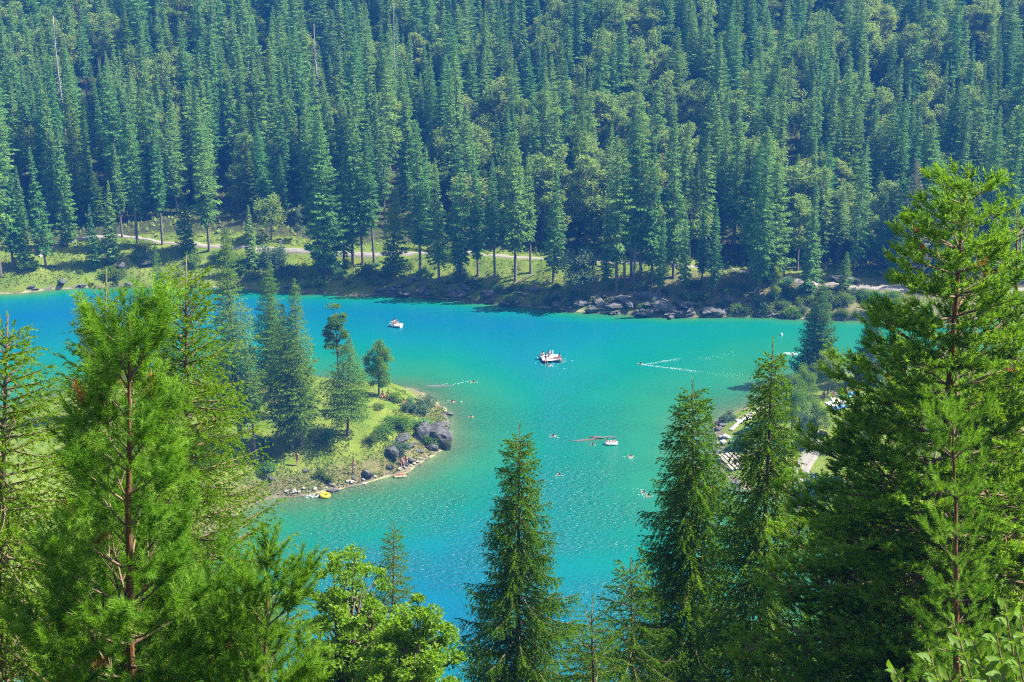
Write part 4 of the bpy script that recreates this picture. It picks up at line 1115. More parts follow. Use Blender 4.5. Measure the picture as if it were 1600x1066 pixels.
for (px, py), s, kd, lab in [((420, 412), 2.4, 'pale', 'widest pale bush on the far slope under the signboard'), ((445, 430), 2.0, 'pale', 'pale bush at the foot of the wide one on the far slope'),
                             ((375, 422), 2.0, 'green', 'green bush left of the dark cone shaped spruce'), ((585, 440), 1.7, 'herb', 'yellow green bush on the sunlit far slope by the water'),
                             ((570, 430), 1.6, 'herb', 'yellow green bush higher on the sunlit far slope'), ((1098, 470), 1.7, 'herb', 'sunlit bush in front of the right spruce pair'),
                             ((1195, 490), 1.3, 'pale', 'pale bush hanging over the far waterline at the right'), ((705, 405), 1.3, 'green', 'bright bush lit by the sun at the straight path'),
                             ((512, 690), 1.0, 'dark', 'dark round bush left of the short broad spruce'), ((660, 672), 1.5, 'dark', 'dark tall bush on top of the rock bluff'),
                             ((672, 690), 1.2, 'green', 'green bush hanging over the rock bluff'), ((622, 706), 1.25, 'pale', 'grey green bush between slabs on the peninsula'),
                             ((655, 645), 1.5, 'pale', 'grey green bush along the back edge of the grassy peninsula'), ((668, 634), 1.2, 'pale', 'last grey green bush on the back edge near the tip'),
                             ((640, 640), 1.1, 'pale', 'grey green bush behind the two bathers in the grass'), ((618, 625), 1.0, 'green', 'green bush behind the pair under the rounded tree'),
                             ((590, 640), 0.8, 'green', 'small bush in the bright grass below the rounded tree'), ((612, 665), 1.3, 'green', 'olive bush in the middle of the bright grass'),
                             ((632, 668), 1.2, 'green', 'olive bush right beside the other in the bright grass'), ((596, 682), 1.2, 'green', 'green bush above the tilted slab'),
                             ((582, 690), 0.9, 'herb', 'yellow bush on the bank right of the short broad spruce'), ((412, 705), 1.3, 'dark', 'dark bush behind the thin little spruce'),
                             ((420, 738), 0.9, 'dark', 'small dark bush in the shade near the beach'), ((516, 752), 0.8, 'herb', 'tuft of light herbs right at the beach edge'),
                             ((500, 745), 0.9, 'herb', 'tuft of light herbs a little above the beach edge'), ((1139, 656), 1.2, 'pale', 'pale round bush at the tip of the right lawn'),
                             ((1153, 700), 1.3, 'dark', 'dark round bush between the two plank decks'), ((1277, 772), 2.4, 'pale', 'grey round bush right of the pale gravel path'),
                             ((1300, 800), 2.2, 'green', 'green bush at the foot of the grey round bush')]:
    add_shrub(on_land(px, py), s, kd, lab)

# ------------------------------------------------------------------ grass and herbs
def cover(name, n, boxes, test, ln, wd, mat, label, up=0.9):
    pts = []
    for (x0, x1, y0, y1), m in boxes:
        q = rng.random((m, 2)) * [x1 - x0, y1 - y0] + [x0, y0]
        pts.append(q)
    q = np.concatenate(pts)
    z, f, p_, r_, n_ = land(q[:, 0], q[:, 1])
    k = test(z, f, p_, r_, q) & (np.min(np.hypot(q[:, None, 0] - PATHC[None, ::3, 0], q[:, None, 1] - PATHC[None, ::3, 1]), 1) > 1.3)
    q = q[k]; z = z[k]; m = len(q)
    P = np.stack([q[:, 0], q[:, 1], z - 0.03], 1)
    d = norm(rng.normal(0, 0.55, (m, 3)) + [0, 0, up])
    side = norm(np.cross(d, rng.normal(0, 1, (m, 3))))
    l = ln * (0.5 + rng.random(m)); g = Geo()
    g.leaves(P, d, l, l * wd, side)
    o = put(name, g.mesh(name, [M[mat]])); tag(o, label, None, None, 'stuff')
cover('bank_herbs', 0, [((-95, 90, 205, 240), 90000)], lambda z, f, p_, r_, q: (f > 0.8) & (f < 12) & (fbm(q[:, 0] * 0.35, q[:, 1] * 0.35, 8) > 0.38), 0.30, 0.42, 'herb', 'low herbs and dry grass on the far bank')
cover('undergrowth', 0, [((-115, 115, 218, 330), 34000)], lambda z, f, p_, r_, q: (f > 10) & (f < 110), 0.70, 0.5, 'broad_far', 'leafy undergrowth at the edge of the far forest', 0.6)
cover('meadow_grass', 0, [((-70, 0, 148, 192), 60000)], lambda z, f, p_, r_, q: (p_ > 4.5), 0.17, 0.22, 'grass_blade', 'bright green grass on the peninsula')
cover('lawn_grass', 0, [((18, 85, 140, 192), 26000)], lambda z, f, p_, r_, q: (r_ > 1.5), 0.17, 0.22, 'grass_blade', 'bright green lawn of the right beach')
cover('slope_herbs', 0, [((-40, 0, 148, 176), 60000)], lambda z, f, p_, r_, q: (p_ > 0.15) & (p_ < 6) & (fbm(q[:, 0] * 0.5, q[:, 1] * 0.5, 8) > 0.38), 0.24, 0.4, 'herb', 'herbs and dry grass on the peninsula bank')

# pale roots of the large bushy spruce
big = next(o for o in SC.objects if o.get('label', '').startswith('large dark bushy'))
for k in range(7):
    a = 3.3 + k * 0.42; Lr = rng.uniform(1.6, 3.0)
    P = [(0, 0, 0.25)]
    for j in range(1, 6):
        x = big.location.x + math.cos(a) * Lr * j / 5; y = big.location.y + math.sin(a) * Lr * j / 5
        P.append((x - big.location.x, y - big.location.y, hgt(x, y) - big.location.z + 0.10 + 0.06 * math.sin(j * 2 + k)))
    g = Geo(); g.tube(np.array(P), np.linspace(0.16, 0.03, 6), 5)
    me = g.mesh('root', [M['bark']])
    o = put('root', me, big); Mi = Matrix.LocRotScale(None, big.rotation_euler, big.scale).inverted(); me.transform(Mi)
def log(p, q, r0, label):
    a = on_land(*p); b = on_land(*q); a[2] += r0 * 0.6; b[2] += r0 * 0.9
    g = Geo(); t = np.linspace(0, 1, 6)[:, None]
    P = a + (b - a) * t + np.array([0, 0, 0.1]) * np.sin(t * 3)
    P -= a
    g.tube(P, np.linspace(r0, r0 * 0.5, 6), 7)
    for k in range(4):
        c = P[1 + k]; d = norm(rng.normal(0, 1, 3) + [0, 0, 0.7]); g.tube(np.array([c, c + d * 0.5]), [r0 * 0.3, 0.01], 4, 0, False)
    tag(put('fallen_log', g.mesh('fallen_log', [M['bark']]), None, a), label, 'log')
log((372, 444), (391, 434), 0.14, 'fallen trunk lying down the far bank below the dark cone shaped spruce')
log((489, 451), (503, 436), 0.13, 'fallen pole leaning down from the pale roots to the water')
log((790, 455), (836, 430), 0.12, 'long fallen trunk running down the rocky far slope')

# ------------------------------------------------------------------ signboard
b = on_land(439, 392)
sg = empty('signboard', b); tag(sg, 'small white signboard on a post beside the gravel path', 'sign')
g = Geo(); g.tube(np.array([[0, 0, -0.3], [0, 0, 1.6]]), [0.045, 0.045], 6); put('post', g.mesh('post', [M['dark_wood']]), sg)
g = Geo(); g.box(-0.24, 0.24, -0.075, -0.045, 0.95, 1.6); put('board', g.mesh('board', [M['white']]), sg)

# ------------------------------------------------------------------ plank decks and raft
def plank_mesh(L, w, t=0.05):
    g = Geo(); g.box(-w / 2, w / 2, 0, L, -t, 0); return g.mesh('plank', [M['wood']])
def deck(label, pix, n, L, w, gap, ang):
    b = on_land(*pix); z = max(b[2], 0.3) + 0.28
    o = empty('plank_deck', (b[0], b[1], z), ang); tag(o, label, 'deck')
    me = plank_mesh(L, w)
    for k in range(n): put('plank', me, o, (k * (w + gap), 0, 0.004 * (k % 3)))
    for y in (0.35, L - 0.35):
        g = Geo(); g.box(-w / 2, (n - 1) * (w + gap) + w / 2, y - 0.06, y + 0.06, -0.20, -0.054); put('joist', g.mesh('joist', [M['dark_wood']]), o)
        for x in (0, (n - 1) * (w + gap)):
            g = Geo(); g.box(x - 0.06, x + 0.06, y - 0.05, y + 0.05, -1.0, -0.203); put('post', g.mesh('deck_post', [M['dark_wood']]), o)
    return o
deck('lower plank deck of wide pale boards at the water on the right', (1146, 738), 5, 4.4, 0.34, 0.17, R(16))
deck('upper plank deck of wide pale boards below the right lawn', (1170, 711), 6, 2.9, 0.34, 0.17, R(16))

rf = on_z(860, 562.5)
raft = empty('swimming_raft', (rf[0], rf[1], 0.34), R(8), 0.86); tag(raft, 'white swimming raft with people on it in the middle of the lake', 'raft')
g = Geo(); g.box(-0.19, 0.19, 0, 2.5, -0.06, 0); pm = g.mesh('raft_plank', [M['white']])
for k in range(7): put('plank', pm, raft, (-1.2 + k * 0.4, -1.25 + 0.0, 0.003 * (k % 2)))
for y in (-1.05, 1.05):
    g = Geo(); g.tube(np.array([[-1.35, y, -0.30], [-1.25, y, -0.28], [1.25, y, -0.28], [1.35, y, -0.30]]), [0.08, 0.20, 0.20, 0.08], 10); put('float', g.mesh('float', [M['black']]), raft)
for s_ in (0.15, 0.55):
    g = Geo(); g.tube(np.array([[s_, 1.32, -0.6], [s_, 1.32, 0.55], [s_, 1.2, 0.75], [s_, 0.95, 0.70], [s_, 0.9, 0.0]]), [0.03] * 5, 6); put('ladder_rail', g.mesh('ladder_rail', [M['white']]), raft)

# ------------------------------------------------------------------ people
def skinned(name, J, E, rad, mat, subs=1):
    me = bpy.data.meshes.new(name); keys = list(J); me.from_pydata([J[k] for k in keys], [(keys.index(a), keys.index(b)) for a, b in E], [])
    o = bpy.data.objects.new(name, me); COL.objects.link(o)
    o.modifiers.new('s', 'SKIN'); sv = me.skin_vertices[0].data
    for k, v in zip(keys, sv): v.radius = (rad[k], rad[k] * 0.85)
    sv[0].use_root = True
    sd = o.modifiers.new('d', 'SUBSURF'); sd.levels = subs; sd.render_levels = subs
    dg = bpy.context.evaluated_depsgraph_get(); dg.update()
    out = bpy.data.meshes.new_from_object(o.evaluated_get(dg)); out.name = name
    bpy.data.objects.remove(o); out.materials.clear(); out.materials.append(M[mat])
    for p in out.polygons: p.use_smooth = True
    return out
RAD = dict(pelvis=0.125, spine=0.115, chest=0.135, neck=0.055, headb=0.075, headm=0.092, headt=0.075)
for s_ in 'lr':
    RAD.update({'sh' + s_: 0.062, 'el' + s_: 0.042, 'wr' + s_: 0.03, 'ha' + s_: 0.036, 'hi' + s_: 0.092, 'kn' + s_: 0.058, 'an' + s_: 0.04, 'to' + s_: 0.035})
EDG = [('pelvis', 'spine'), ('spine', 'chest'), ('chest', 'neck'), ('neck', 'headb'), ('headb', 'headm'), ('headm', 'headt')]
for s_ in 'lr':
    EDG += [('chest', 'sh' + s_), ('sh' + s_, 'el' + s_), ('el' + s_, 'wr' + s_), ('wr' + s_, 'ha' + s_), ('pelvis', 'hi' + s_), ('hi' + s_, 'kn' + s_), ('kn' + s_, 'an' + s_), ('an' + s_, 'to' + s_)]
def pose(core, arm, leg, asym=0.0):
    J = dict(zip(['pelvis', 'spine', 'chest', 'neck', 'headb', 'headm', 'headt'], core))
    for s_, sg_ in (('l', -1), ('r', 1)):
        for n_, p in zip(['sh', 'el', 'wr', 'ha'], arm): J[n_ + s_] = (p[0] * sg_, p[1] + asym * sg_, p[2])
        for n_, p in zip(['hi', 'kn', 'an', 'to'], leg): J[n_ + s_] = (p[0] * sg_, p[1] + asym * sg_ * 0.6, p[2])
    return J
POSES = {
    'stand': pose([(0, 0, .96), (0, .01, 1.14), (0, 0, 1.34), (0, 0, 1.48), (0, .02, 1.55), (0, .025, 1.63), (0, .02, 1.71)],
                  [(.19, 0, 1.40), (.25, -.03, 1.13), (.27, .06, .90), (.26, .10, .81)], [(.09, 0, .88), (.11, .02, .48), (.11, -.03, .08), (.12, .13, .035)], 0.04),
    'sit': pose([(0, 0, .13), (0, -.06, .32), (0, -.05, .52), (0, -.01, .66), (0, .02, .73), (0, .03, .81), (0, .02, .89)],
                [(.19, -.03, .57), (.24, .10, .36), (.17, .30, .36), (.14, .36, .38)], [(.09, .06, .11), (.15, .42, .40), (.14, .62, .07), (.15, .78, .035)]),
    'edge': pose([(0, 0, .13), (0, -.05, .32), (0, -.05, .53), (0, -.01, .67), (0, .02, .74), (0, .03, .82), (0, .02, .90)],
                 [(.19, -.04, .57), (.27, -.08, .33), (.25, .00, .10), (.24, .06, .05)], [(.09, .08, .10), (.12, .47, .08), (.12, .50, -.33), (.12, .62, -.40)]),
    'lie': pose([(0, 0, .12), (0, -.2, .12), (0, -.42, .13), (0, -.56, .13), (0, -.64, .14), (0, -.72, .14), (0, -.80, .13)],
                [(.19, -.46, .11), (.30, -.22, .06), (.29, .04, .05), (.28, .12, .04)], [(.10, .08, .10), (.13, .50, .08), (.13, .92, .06), (.16, 1.02, .10)]),
    'swim': pose([(0, -.45, -.16), (0, -.25, -.12), (0, -.04, -.08), (0, .10, .00), (0, .16, .07), (0, .19, .13), (0, .19, .20)],
                 [(.19, .00, -.05), (.34, .22, -.05), (.26, .47, -.02), (.22, .55, -.01)], [(.10, -.55, -.18), (.20, -.92, -.24), (.17, -1.3, -.26), (.18, -1.42, -.28)], 0.05)}
PM = {k: skinned('body_' + k, J, EDG, RAD, 'skin') for k, J in POSES.items()}
WR = dict(RAD); WR.update(pelvis=0.14, hil=0.105, hir=0.105, kl=0.09, kr=0.09)
WEAR = {}; HAIR = {}
for k, J in POSES.items():
    mid = lambda a, b, t: tuple(np.array(a) * (1 - t) + np.array(b) * t)
    Jw = {'spine': mid(J['pelvis'], J['spine'], .45), 'pelvis': J['pelvis'], 'hil': J['hil'], 'hir': J['hir'], 'kl': mid(J['hil'], J['knl'], .42), 'kr': mid(J['hir'], J['knr'], .42)}
    Jw = {'pelvis': Jw['pelvis'], 'spine': Jw['spine'], 'hil': Jw['hil'], 'hir': Jw['hir'], 'kl': Jw['kl'], 'kr': Jw['kr']}
    WEAR[k] = skinned('swimwear_' + k, Jw, [('pelvis', 'spine'), ('pelvis', 'hil'), ('pelvis', 'hir'), ('hil', 'kl'), ('hir', 'kr')], dict(WR, spine=0.135), 'blue')
    bm = bmesh.new(); bmesh.ops.create_uvsphere(bm, u_segments=10, v_segments=7, radius=1)
    bmesh.ops.delete(bm, geom=[v for v in bm.verts if v.co.z < -0.25 and v.co.y > -0.3], context='VERTS')
    me = bpy.data.meshes.new('hair_' + k); c = Vector(J['headm']); up = (Vector(J['headt']) - Vector(J['headb'])).normalized()
    me.materials.append(M['hair']); bm.to_mesh(me); bm.free()
    rot = up.to_track_quat('Z', 'Y') if k == 'lie' else Quaternion()
    for v in me.vertices: v.co = c + rot @ Vector((v.co.x * .103, v.co.y * .112 - .012, v.co.z * .115 + .02))
    HAIR[k] = me
WEARM = {}
def person(pos, kind, rz, label, wear='blue', sc=1.0, group=None):
    o = empty('person', pos, rz, sc); tag(o, label, 'person', group)
    put('body', PM[kind], o)
    if (kind, wear) not in WEARM:
        me = WEAR[kind].copy(); me.materials[0] = M[wear]; WEARM[(kind, wear)] = me
    put('swimwear', WEARM[(kind, wear)], o); put('hair', HAIR[kind], o)
    return o
def on_raft(x, y): v = raft.matrix_basis @ Vector((x, y, 0.0)); return (v.x, v.y, 0.345)
person(on_raft(-0.95, -1.12), 'edge', R(188), 'bather sitting at the front left edge of the raft with legs hanging', 'red')
person(on_raft(-1.1, 0.35), 'sit', R(70), 'bather sitting at the back left corner of the raft', 'white')
person(on_raft(-0.2, 0.5), 'sit', R(200), 'bather sitting in the middle of the raft', 'teal')
person(on_raft(0.75, -0.45), 'lie', R(110), 'bather lying at the right end of the raft', 'black')
person(on_raft(1.25, -1.1), 'edge', R(215), 'bather sitting at the front right corner of the raft', 'blue')
SW = [((859, 571), R(120), 'swimmer in the ripples directly in front of the raft'), ((738, 597), R(-95), 'swimmer beyond the reef at the back of the peninsula'),
      ((709, 628), R(80), 'swimmer close to the back edge of the peninsula tip'), ((737, 651), R(160), 'dark haired swimmer right of the peninsula tip'),
      ((867, 681), R(90), 'swimmer left of the rock in the green shallows'), ((984, 714), R(-30), 'swimmer right below the inflatable boat'),
      ((872, 742), R(-85), 'swimmer right of the top of the slender middle spruce'), ((1003, 569), R(95), 'swimmer drawing a long wake toward the middle of the lake'),
      ((425, 866), R(40), 'swimmer in ring shaped ripples near the left pine'), ((926, 694), R(180), 'swimmer beside the rock left of the inflatable boat'),
      ((1004, 769), R(-100), 'left swimmer of two next to the tall shaggy spruce'), ((1012, 775), R(-60), 'right swimmer of two next to the tall shaggy spruce'),
      ((492, 775), R(-90), 'splashing swimmer left of the yellow ring'), ((500, 773), R(-90), 'swimmer holding the yellow ring'), ((1240, 555), R(90), 'swimmer in white spray beside the dense dark spruce'),
      ((545, 968), R(20), 'swimmer half hidden by the light leafy tree')]
for k, (p, rz, lab) in enumerate(SW):
    q = on_z(*p); person((q[0], q[1], 0.02), 'swim', rz, lab, ['blue', 'red', 'black', 'teal'][k % 4])
def on_g(p, dz=0.0): b = on_land(*p); return (b[0], b[1], b[2] + dz)
PE = [((598, 622), 'sit', 200, 'bather sitting under the small rounded tree, left one of the pair', 'red'), ((607, 621), 'sit', 160, 'bather sitting under the small rounded tree, right one of the pair', 'black'),
      ((631, 635), 'sit', 230, 'dark haired bather sitting in the grass near the back bushes', 'black'), ((640, 637), 'lie', 60, 'bather lying in the grass near the back bushes', 'teal'),
      ((553, 744), 'stand', 170, 'tanned bather standing on the beach left of the large boulder', 'white'), ((627, 726), 'sit', 200, 'left one of the couple sitting on the waterline rocks', 'red'),
      ((634, 725), 'sit', 190, 'right one of the couple sitting on the waterline rocks', 'black'), ((465, 730), 'stand', 150, 'bather standing on the bank below the twin spruces', 'red'),
      ((431, 640), 'stand', 200, 'person in light shorts standing in the grass behind the twin spruces', 'white'),
      ((1185, 636), 'stand', 90, 'left one of two people standing on the tip of the right lawn', 'black'), ((1190, 635), 'stand', 250, 'right one of two people standing on the tip of the right lawn', 'red'),
      ((1124, 664), 'sit', 100, 'bather sitting on the rocks at the tip of the right beach', 'black'), ((1119, 673), 'sit', 80, 'bather crouched at the water below the right lawn', 'black'),
      ((1165, 695), 'sit', 190, 'bather sitting on the upper plank deck', 'blue'), ((1177, 706), 'lie', 30, 'bather lying on the upper plank deck', 'black'),
      ((1187, 685), 'stand', 200, 'bather in orange standing behind the upper plank deck', 'orange'),
      ((1287, 622), 'sit', 170, 'bather sitting beside the dark trunk of the yellow green tree', 'red'), ((1303, 622), 'sit', 200, 'leftmost sunbather of the crowd on the right lawn', 'white'),
      ((1311, 617), 'lie', 60, 'sunbather lying at the back of the crowd on the right lawn', 'blue'), ((1322, 624), 'stand', 180, 'person in red standing among the sunbathers', 'red'),
      ((1335, 625), 'stand', 220, 'person in orange standing at the right of the sunbathers', 'orange'), ((1316, 632), 'sit', 130, 'sunbather sitting at the front of the crowd on the right lawn', 'teal'),
      ((1330, 637), 'lie', 100, 'sunbather lying at the front right of the crowd', 'black'), ((1345, 598), 'sit', 0, 'person in dark shorts sitting under the pale grey green tree', 'black'),
      ((1322, 660), 'sit', 210, 'person sitting below the crowd near the low yellow tree', 'red'), ((1263, 701), 'sit', 180, 'person sitting at the top of the pale gravel path', 'red')]
for p, kd, rz, lab, wr in PE:
    person(on_g(p, 0.34 if 'deck' in lab and 'on the' in lab and kd != 'stand' else 0.0), kd, R(rz), lab, wr)
# towels under the sunbathers
for k, ((px, py), mt, lab) in enumerate([((1306, 626), 'white', 'white towel spread at the left of the sunbathing crowd'), ((1318, 620), 'teal', 'teal towel at the back of the sunbathing crowd'), ((1327, 630), 'white', 'white towel in the middle of the sunbathing crowd'),
                                         ((1312, 638), 'blue', 'blue towel at the front of the sunbathing crowd'), ((1338, 634), 'teal', 'teal towel at the right of the sunbathing crowd'), ((1300, 634), 'white', 'white towel nearest the yellow green tree'),
                                         ((1331, 616), 'blue', 'blue towel at the far right back of the crowd'), ((1163, 656), 'white', 'white towel beside the shore path on the right lawn'), ((1176, 668), 'teal', 'teal towel on the right lawn above the decks')]):
    b = on_land(px, py); g = Geo(); X, Y = np.meshgrid(np.linspace(-0.45, 0.45, 5), np.linspace(-0.95, 0.95, 8))
    a = k * 0.7; xx = b[0] + X * math.cos(a) - Y * math.sin(a); yy_ = b[1] + X * math.sin(a) + Y * math.cos(a)
    zz = land(xx, yy_)[0] + 0.10 + 0.03 * fbm(xx * 4, yy_ * 4, 6)
    tag(put('towel', grid_mesh('towel', xx - b[0], yy_ - b[1], zz - b[2], M[mt], {}), None, tuple(b)), lab, 'towel')
# yellow and white beach shelter
b = on_land(1281, 686); sh_ = empty('beach_tent', b, R(30)); tag(sh_, 'small yellow and white beach tent behind the leafy trees', 'tent')
def dome(a0, a1, mt, nm):
    g = Geo(); V = []; F = []
    A = np.linspace(a0, a1, 7); E = np.linspace(0, math.pi / 2, 6)
    for e in E:
        for a in A: V.append((1.1 * math.cos(a) * math.cos(e), 1.0 * math.sin(a) * math.cos(e), 1.05 * math.sin(e) ** 0.8))
    for i in range(5):
        for j in range(6):
            p = i * 7 + j; F += [(p, p + 1, p + 8), (p, p + 8, p + 7)]
    g.add(V, F, 0, True); me = g.mesh(nm, [M[mt]]); put(nm, me, sh_).modifiers.new('t', 'SOLIDIFY').thickness = 0.02
dome(R(-20), R(95), 'yellow', 'side_panel'); dome(R(95), R(200), 'white', 'side_panel')

# ------------------------------------------------------------------ boats and floats
def hull_mesh(L, Wd, D, mat, nm):
    g = Geo(); n = 9; rings = []
    for i in range(n):
        t = i / (n - 1); w = Wd / 2 * (math.sin(math.pi * min(1, (1 - t) * 0.85 + 0.22)) ** 0.6 if t > 0.4 else 1.0 - 0.15 * (0.4 - t))
        w = max(w, 0.05); y = -L / 2 + L * t; up = 0.14 * t ** 3
        rings.append([(-w * .55, y, -D * .55 + up), (-w * .95, y, -D * .1 + up), (-w, y, D * .45 + up), (-w * .86, y, D * .45 + up), (-w * .8, y, 0.05 + up * .5),
                      (w * .8, y, 0.05 + up * .5), (w * .86, y, D * .45 + up), (w, y, D * .45 + up), (w * .95, y, -D * .1 + up), (w * .55, y, -D * .55 + up)])
    V = np.array(rings).reshape(-1, 3); F = []; k = 10
    for i in range(n - 1):
        for j in range(k):
            p, q = i * k + j, i * k + (j + 1) % k; F += [(p, q, q + k), (p, q + k, p + k)]
    for j in range(1, k - 1): F += [(0, j + 1, j), ((n - 1) * k, (n - 1) * k + j, (n - 1) * k + j + 1)]
    g.add(V, F, 0, False); return g.mesh(nm, [M[mat]])
q = on_z(619, 510); pb = empty('pedal_boat', (q[0], q[1], 0.12), R(-118), 0.78); tag(pb, 'small white pedal boat with two people near the far shore', 'pedal boat')
put('hull', hull_mesh(2.3, 1.5, 0.55, 'white', 'pedal_hull'), pb)
for s_ in (-0.33, 0.33):
    g = Geo(); g.box(s_ - 0.24, s_ + 0.24, -0.55, -0.05, 0.10, 0.30); g.box(s_ - 0.24, s_ + 0.24, -0.72, -0.56, 0.12, 0.75); put('seat', g.mesh('boat_seat', [M['white']]), pb)
g = Geo(); g.box(-0.55, 0.55, 0.55, 0.95, 0.06, 0.36); put('console', g.mesh('console', [M['white']]), pb)
for s_, wr, lab in ((-0.33, 'red', 'left rider in the white pedal boat'), (0.33, 'black', 'right rider in the white pedal boat')):
    v = pb.matrix_basis @ Vector((s_, -0.30, 0.30)); person(tuple(v), 'sit', R(-118), lab, wr, 0.85)
def inflatable(pos, rz, L, Wd, label, mat='white', tube=0.17):
    o = empty('inflatable_boat', pos, rz); tag(o, label, 'boat')
    a = np.linspace(0, 2 * np.pi, 25); P = np.stack([np.sign(np.cos(a)) * np.abs(np.cos(a)) ** 0.6 * (L / 2 - tube), np.sign(np.sin(a)) * np.abs(np.sin(a)) ** 0.6 * (Wd / 2 - tube), np.full(25, tube * .6)], 1)
    g = Geo(); g.tube(P, np.full(25, tube), 9, 0, False); put('side_tube', g.mesh('side_tube', [M[mat]]), o)
    g = Geo(); g.box(-L / 2 + tube, L / 2 - tube, -Wd / 2 + tube, Wd / 2 - tube, -0.03, 0.03); put('boat_floor', g.mesh('boat_floor', [M[mat]]), o)
    return o
q = on_z(955, 694); ib = inflatable((q[0], q[1], 0.02), R(4), 1.6, 0.95, 'white inflatable boat with two people by the rock in the green shallows')
person((q[0] - 0.45, q[1], 0.06), 'sit', R(-90), 'left passenger of the white inflatable boat', 'black', 0.8); person((q[0] + 0.45, q[1], 0.06), 'sit', R(90), 'right passenger of the white inflatable boat', 'blue', 0.8)
q = on_z(250, 519); inflatable((q[0], q[1], 0.02), R(20), 2.0, 1.1, 'small white boat on the left water seen between the trees')
q = on_z(508, 776); g = Geo(); a = np.linspace(0, 2 * np.pi, 25)
g.tube(np.stack([0.42 * np.cos(a), 0.42 * np.sin(a), np.full(25, 0.12)], 1), np.full(25, 0.19), 10, 0, False)
tag(put('swim_ring', g.mesh('swim_ring', [M['yellow']]), None, (q[0], q[1], 0.02)), 'yellow inflatable swim ring off the peninsula beach', 'swim ring')
q = on_z(625, 744); ab = empty('air_mattress', (q[0], q[1], 0.06), R(15)); tag(ab, 'pale yellow air mattress with a bather near the peninsula rocks', 'air mattress')
g = Geo()
for k in range(5): g.tube(np.array([[-0.7, -0.28 + 0.14 * k, 0], [-0.65, -0.28 + 0.14 * k, 0], [0.65, -0.28 + 0.14 * k, 0], [0.7, -0.28 + 0.14 * k, 0]]), [0.03, 0.075, 0.075, 0.03], 8)
put('air_tubes', g.mesh('air_tubes', [M['pale_yellow']]), ab)
person((q[0] + 0.1, q[1], 0.10), 'lie', R(100), 'bather lying on the pale yellow air mattress', 'red', 0.9)
q = on_z(1221, 524); g = Geo()
zb = np.array([-0.25, -0.2, -0.05, 0.15, 0.35, 0.45, 0.62, 0.66]); g.tube(np.stack([zb * 0, zb * 0, zb], 1), [0.08, 0.22, 0.3, 0.3, 0.2, 0.08, 0.06, 0.03], 12)
tag(put('buoy', g.mesh('buoy', [M['white']]), None, (q[0], q[1], 0.0), None, 0.65), 'white mooring buoy in front of the far shore at the right', 'buoy')

# ------------------------------------------------------------------ foam and wakes
def foam(name, P, size, label):
    P = np.asarray(P, float); m = len(P); keep = rng.random(m) < 0.6; P = P[keep]; m = len(P); s = size * (0.4 + rng.random(m))
    g = Geo(); K = 6; V = []; F = []
    for i in range(m):
        c = 7 * i
        V.append((P[i, 0], P[i, 1], 0.035 + 0.02 * rng.random()))
        for j in range(K):
            t = j * 6.283 / K; rr = s[i] * rng.uniform(0.5, 1.1)
            V.append((P[i, 0] + 2.4 * rr * math.cos(t), P[i, 1] + 0.6 * rr * math.sin(t), -0.012))
            F.append((c, c + 1 + j, c + 1 + (j + 1) % K))
    g.add(V, F, 0, True)
    tag(put(name, g.mesh(name, [M['foam']])), label, None, None, 'stuff')
def blob(px, py, sx_, sy_, n):
    q = on_z(px, py); return np.stack([q[0] + rng.normal(0, sx_, n), q[1] + rng.normal(0, sy_, n)], 1)
def line(p, q, n, jit):
    a = on_z(*p)[:2]; b = on_z(*q)[:2]; t = rng.random((n, 1)); return a + (b - a) * t + rng.normal(0, jit, (n, 2)) * (0.3 + t)
foam('wake_foam', np.concatenate([line((1004, 570), (1062, 561), 260, 0.16), line((1004, 570), (1085, 580), 340, 0.16), line((1085, 580), (1180, 590), 90, 0.5), line((1085, 562), (1150, 552), 70, 0.5), blob(1010, 570, 0.4, 0.3, 18)]), 0.024, 'white V shaped wake behind a swimmer')
foam('splash_foam', np.concatenate([blob(485, 773, 0.55, 0.35, 70), blob(494, 776, 0.3, 0.25, 20)]), 0.10, 'white splash off the peninsula beach')
foam('splash_foam', np.concatenate([blob(1238, 553, 0.7, 0.35, 60), line((1222, 552), (1238, 553), 20, 0.15)]), 0.13, 'white spray beside the dense dark spruce')
foam('splash_foam', np.concatenate([blob(860, 568, 1.0, 1.1, 55), blob(878, 563, 0.8, 0.9, 26)]), 0.055, 'broken ripples around the raft')
foam('splash_foam', np.concatenate([line((665, 604), (736, 597), 30, 0.25), blob(734, 597, 0.5, 0.3, 14), blob(1000, 766, 0.5, 0.3, 14), blob(1008, 773, 0.4, 0.3, 18), blob(868, 682, 0.5, 0.3, 12), blob(708, 628, 0.7, 0.3, 16), blob(985, 716, 0.5, 0.5, 14),
                                    blob(868, 742, 0.5, 0.2, 10), blob(424, 868, 0.25, 0.2, 10), blob(612, 506, 0.4, 0.3, 8), blob(620, 744, 0.5, 0.25, 10)]), 0.05, 'small ripples left by swimmers')

# ------------------------------------------------------------------ leafy shrub in the lower right corner
def leaf_mesh(seed):
    r = np.random.default_rng(seed); n = 6; V = []; F = []
    for i in range(n):
        t = i / (n - 1); w = 0.42 * math.sin(math.pi * (0.04 + 0.93 * t) ** 0.8) * 0.8 if 0 < i < n - 1 else 0.02
        z = 0.10 * math.sin(t * 2.6) + r.normal(0, 0.01)
        V += [(-w, t, z + w * 0.35), (0, t, z), (w, t, z + w * 0.35)]
    for i in range(n - 1):
        a = i * 3
        for j in (0, 1): F += [(a + j, a + j + 1, a + j + 4), (a + j, a + j + 4, a + j + 3)]
    g = Geo(); g.add(V, F, 0, True); return g.mesh('leaf', [M['willow_near']])
LEAF = [leaf_mesh(k) for k in range(3)]
base = np.array([2.05, 4.6, 0.0]); base[2] = hgt(base[0], base[1])
cs = empty('leafy_shrub', tuple(base)); tag(cs, 'leafy shrub with long shiny leaves in the lower right corner', 'shrub')
nleaf = 0
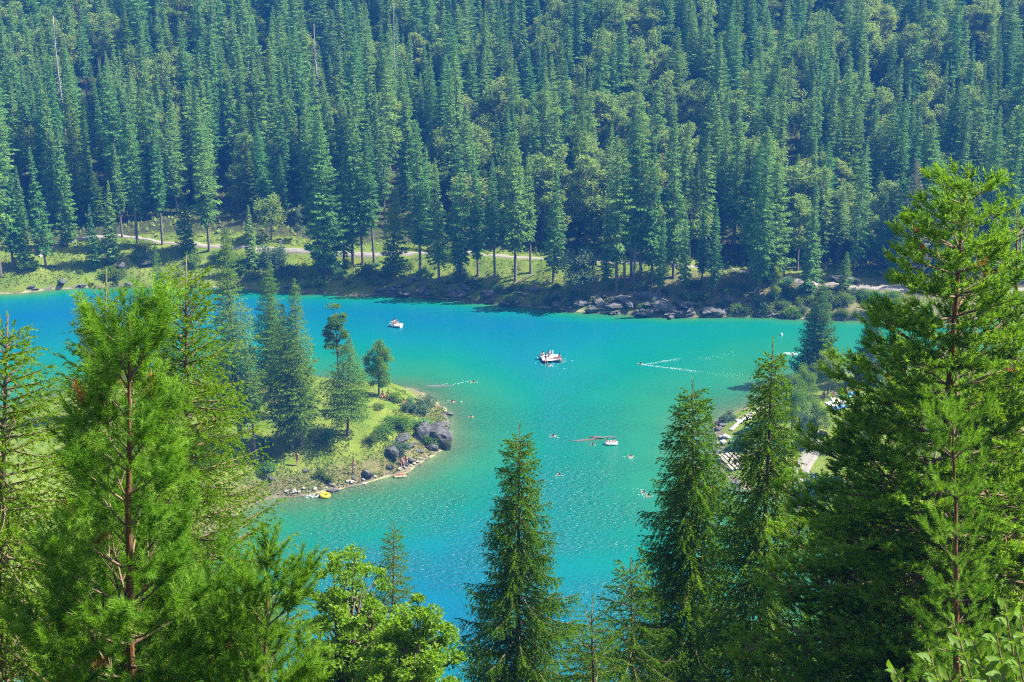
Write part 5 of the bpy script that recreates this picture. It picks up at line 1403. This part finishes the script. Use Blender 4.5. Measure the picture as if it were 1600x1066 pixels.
for k, ((px, py), D) in enumerate([((1396, 1046), 4.5), ((1450, 1014), 4.4), ((1490, 974), 4.5), ((1520, 1000), 4.3), ((1556, 990), 4.2), ((1570, 946), 4.3), ((1594, 960), 4.4), ((1540, 1040), 4.2), ((1590, 1020), 4.1), ((1480, 1050), 4.3), ((1565, 1050), 4.1)]):
    tip = at_y(px, py, D) - base
    st = np.array([rng.normal(0, 0.05), rng.normal(0, 0.05), -0.1])
    t = np.linspace(0, 1, 9)[:, None]; mid = (st + tip) / 2 + np.array([0.12, 0.0, 0.18])
    P = (1 - t) ** 2 * st + 2 * t * (1 - t) * mid + t ** 2 * tip
    g = Geo(); g.tube(P, np.linspace(0.010, 0.0025, 9), 5); put('stem', g.mesh('stem', [M['twig']]), cs)
    T = norm(np.gradient(P, axis=0)); Ls = float(np.sum(np.linalg.norm(np.diff(P, axis=0), axis=1)))
    for j in range(13):
        u = 1 - (j * 0.026) / Ls; a = GA * j + k
        c = np.array([np.interp(u, t[:, 0], P[:, i]) for i in range(3)]); ax = Vector(T[-1 if u > 0.9 else 6])
        rad = ax.orthogonal().normalized(); rad.rotate(Quaternion(ax, a))
        d = (ax * (0.75 if j else 1.2) + rad * (0.8 if j else 0.1)).normalized(); zn = (ax - d * ax.dot(d)); zn = zn.normalized() if zn.length > 1e-3 else rad
        Mx = Matrix((d.cross(zn), d, zn)).transposed().to_4x4()
        s = rng.uniform(0.045, 0.075) * (0.7 if j < 2 else 1)
        o = put('leaf', LEAF[nleaf % 3], cs); nleaf += 1
        o.matrix_basis = Matrix.Translation(Vector(c)) @ Mx @ Matrix.Scale(s, 4)
# ------------------------------------------------------------------ haze
def haze_box():
    g = Geo(); g.box(-830, 830, -230, 1030, -13, 92)
    m, nt, out = new_mat('haze_air')
    v = N(nt, 'ShaderNodeVolumePrincipled')
    v.inputs['Color'].default_value = (0.05, 0.31, 1.0, 1)
    v.inputs['Density'].default_value = 0.00040
    v.inputs['Anisotropy'].default_value = 0.0
    nt.links.new(v.outputs[0], out.inputs['Volume'])
    o = put('haze', g.mesh('haze', [m])); o['kind'] = 'stuff'
    return o
haze_box()
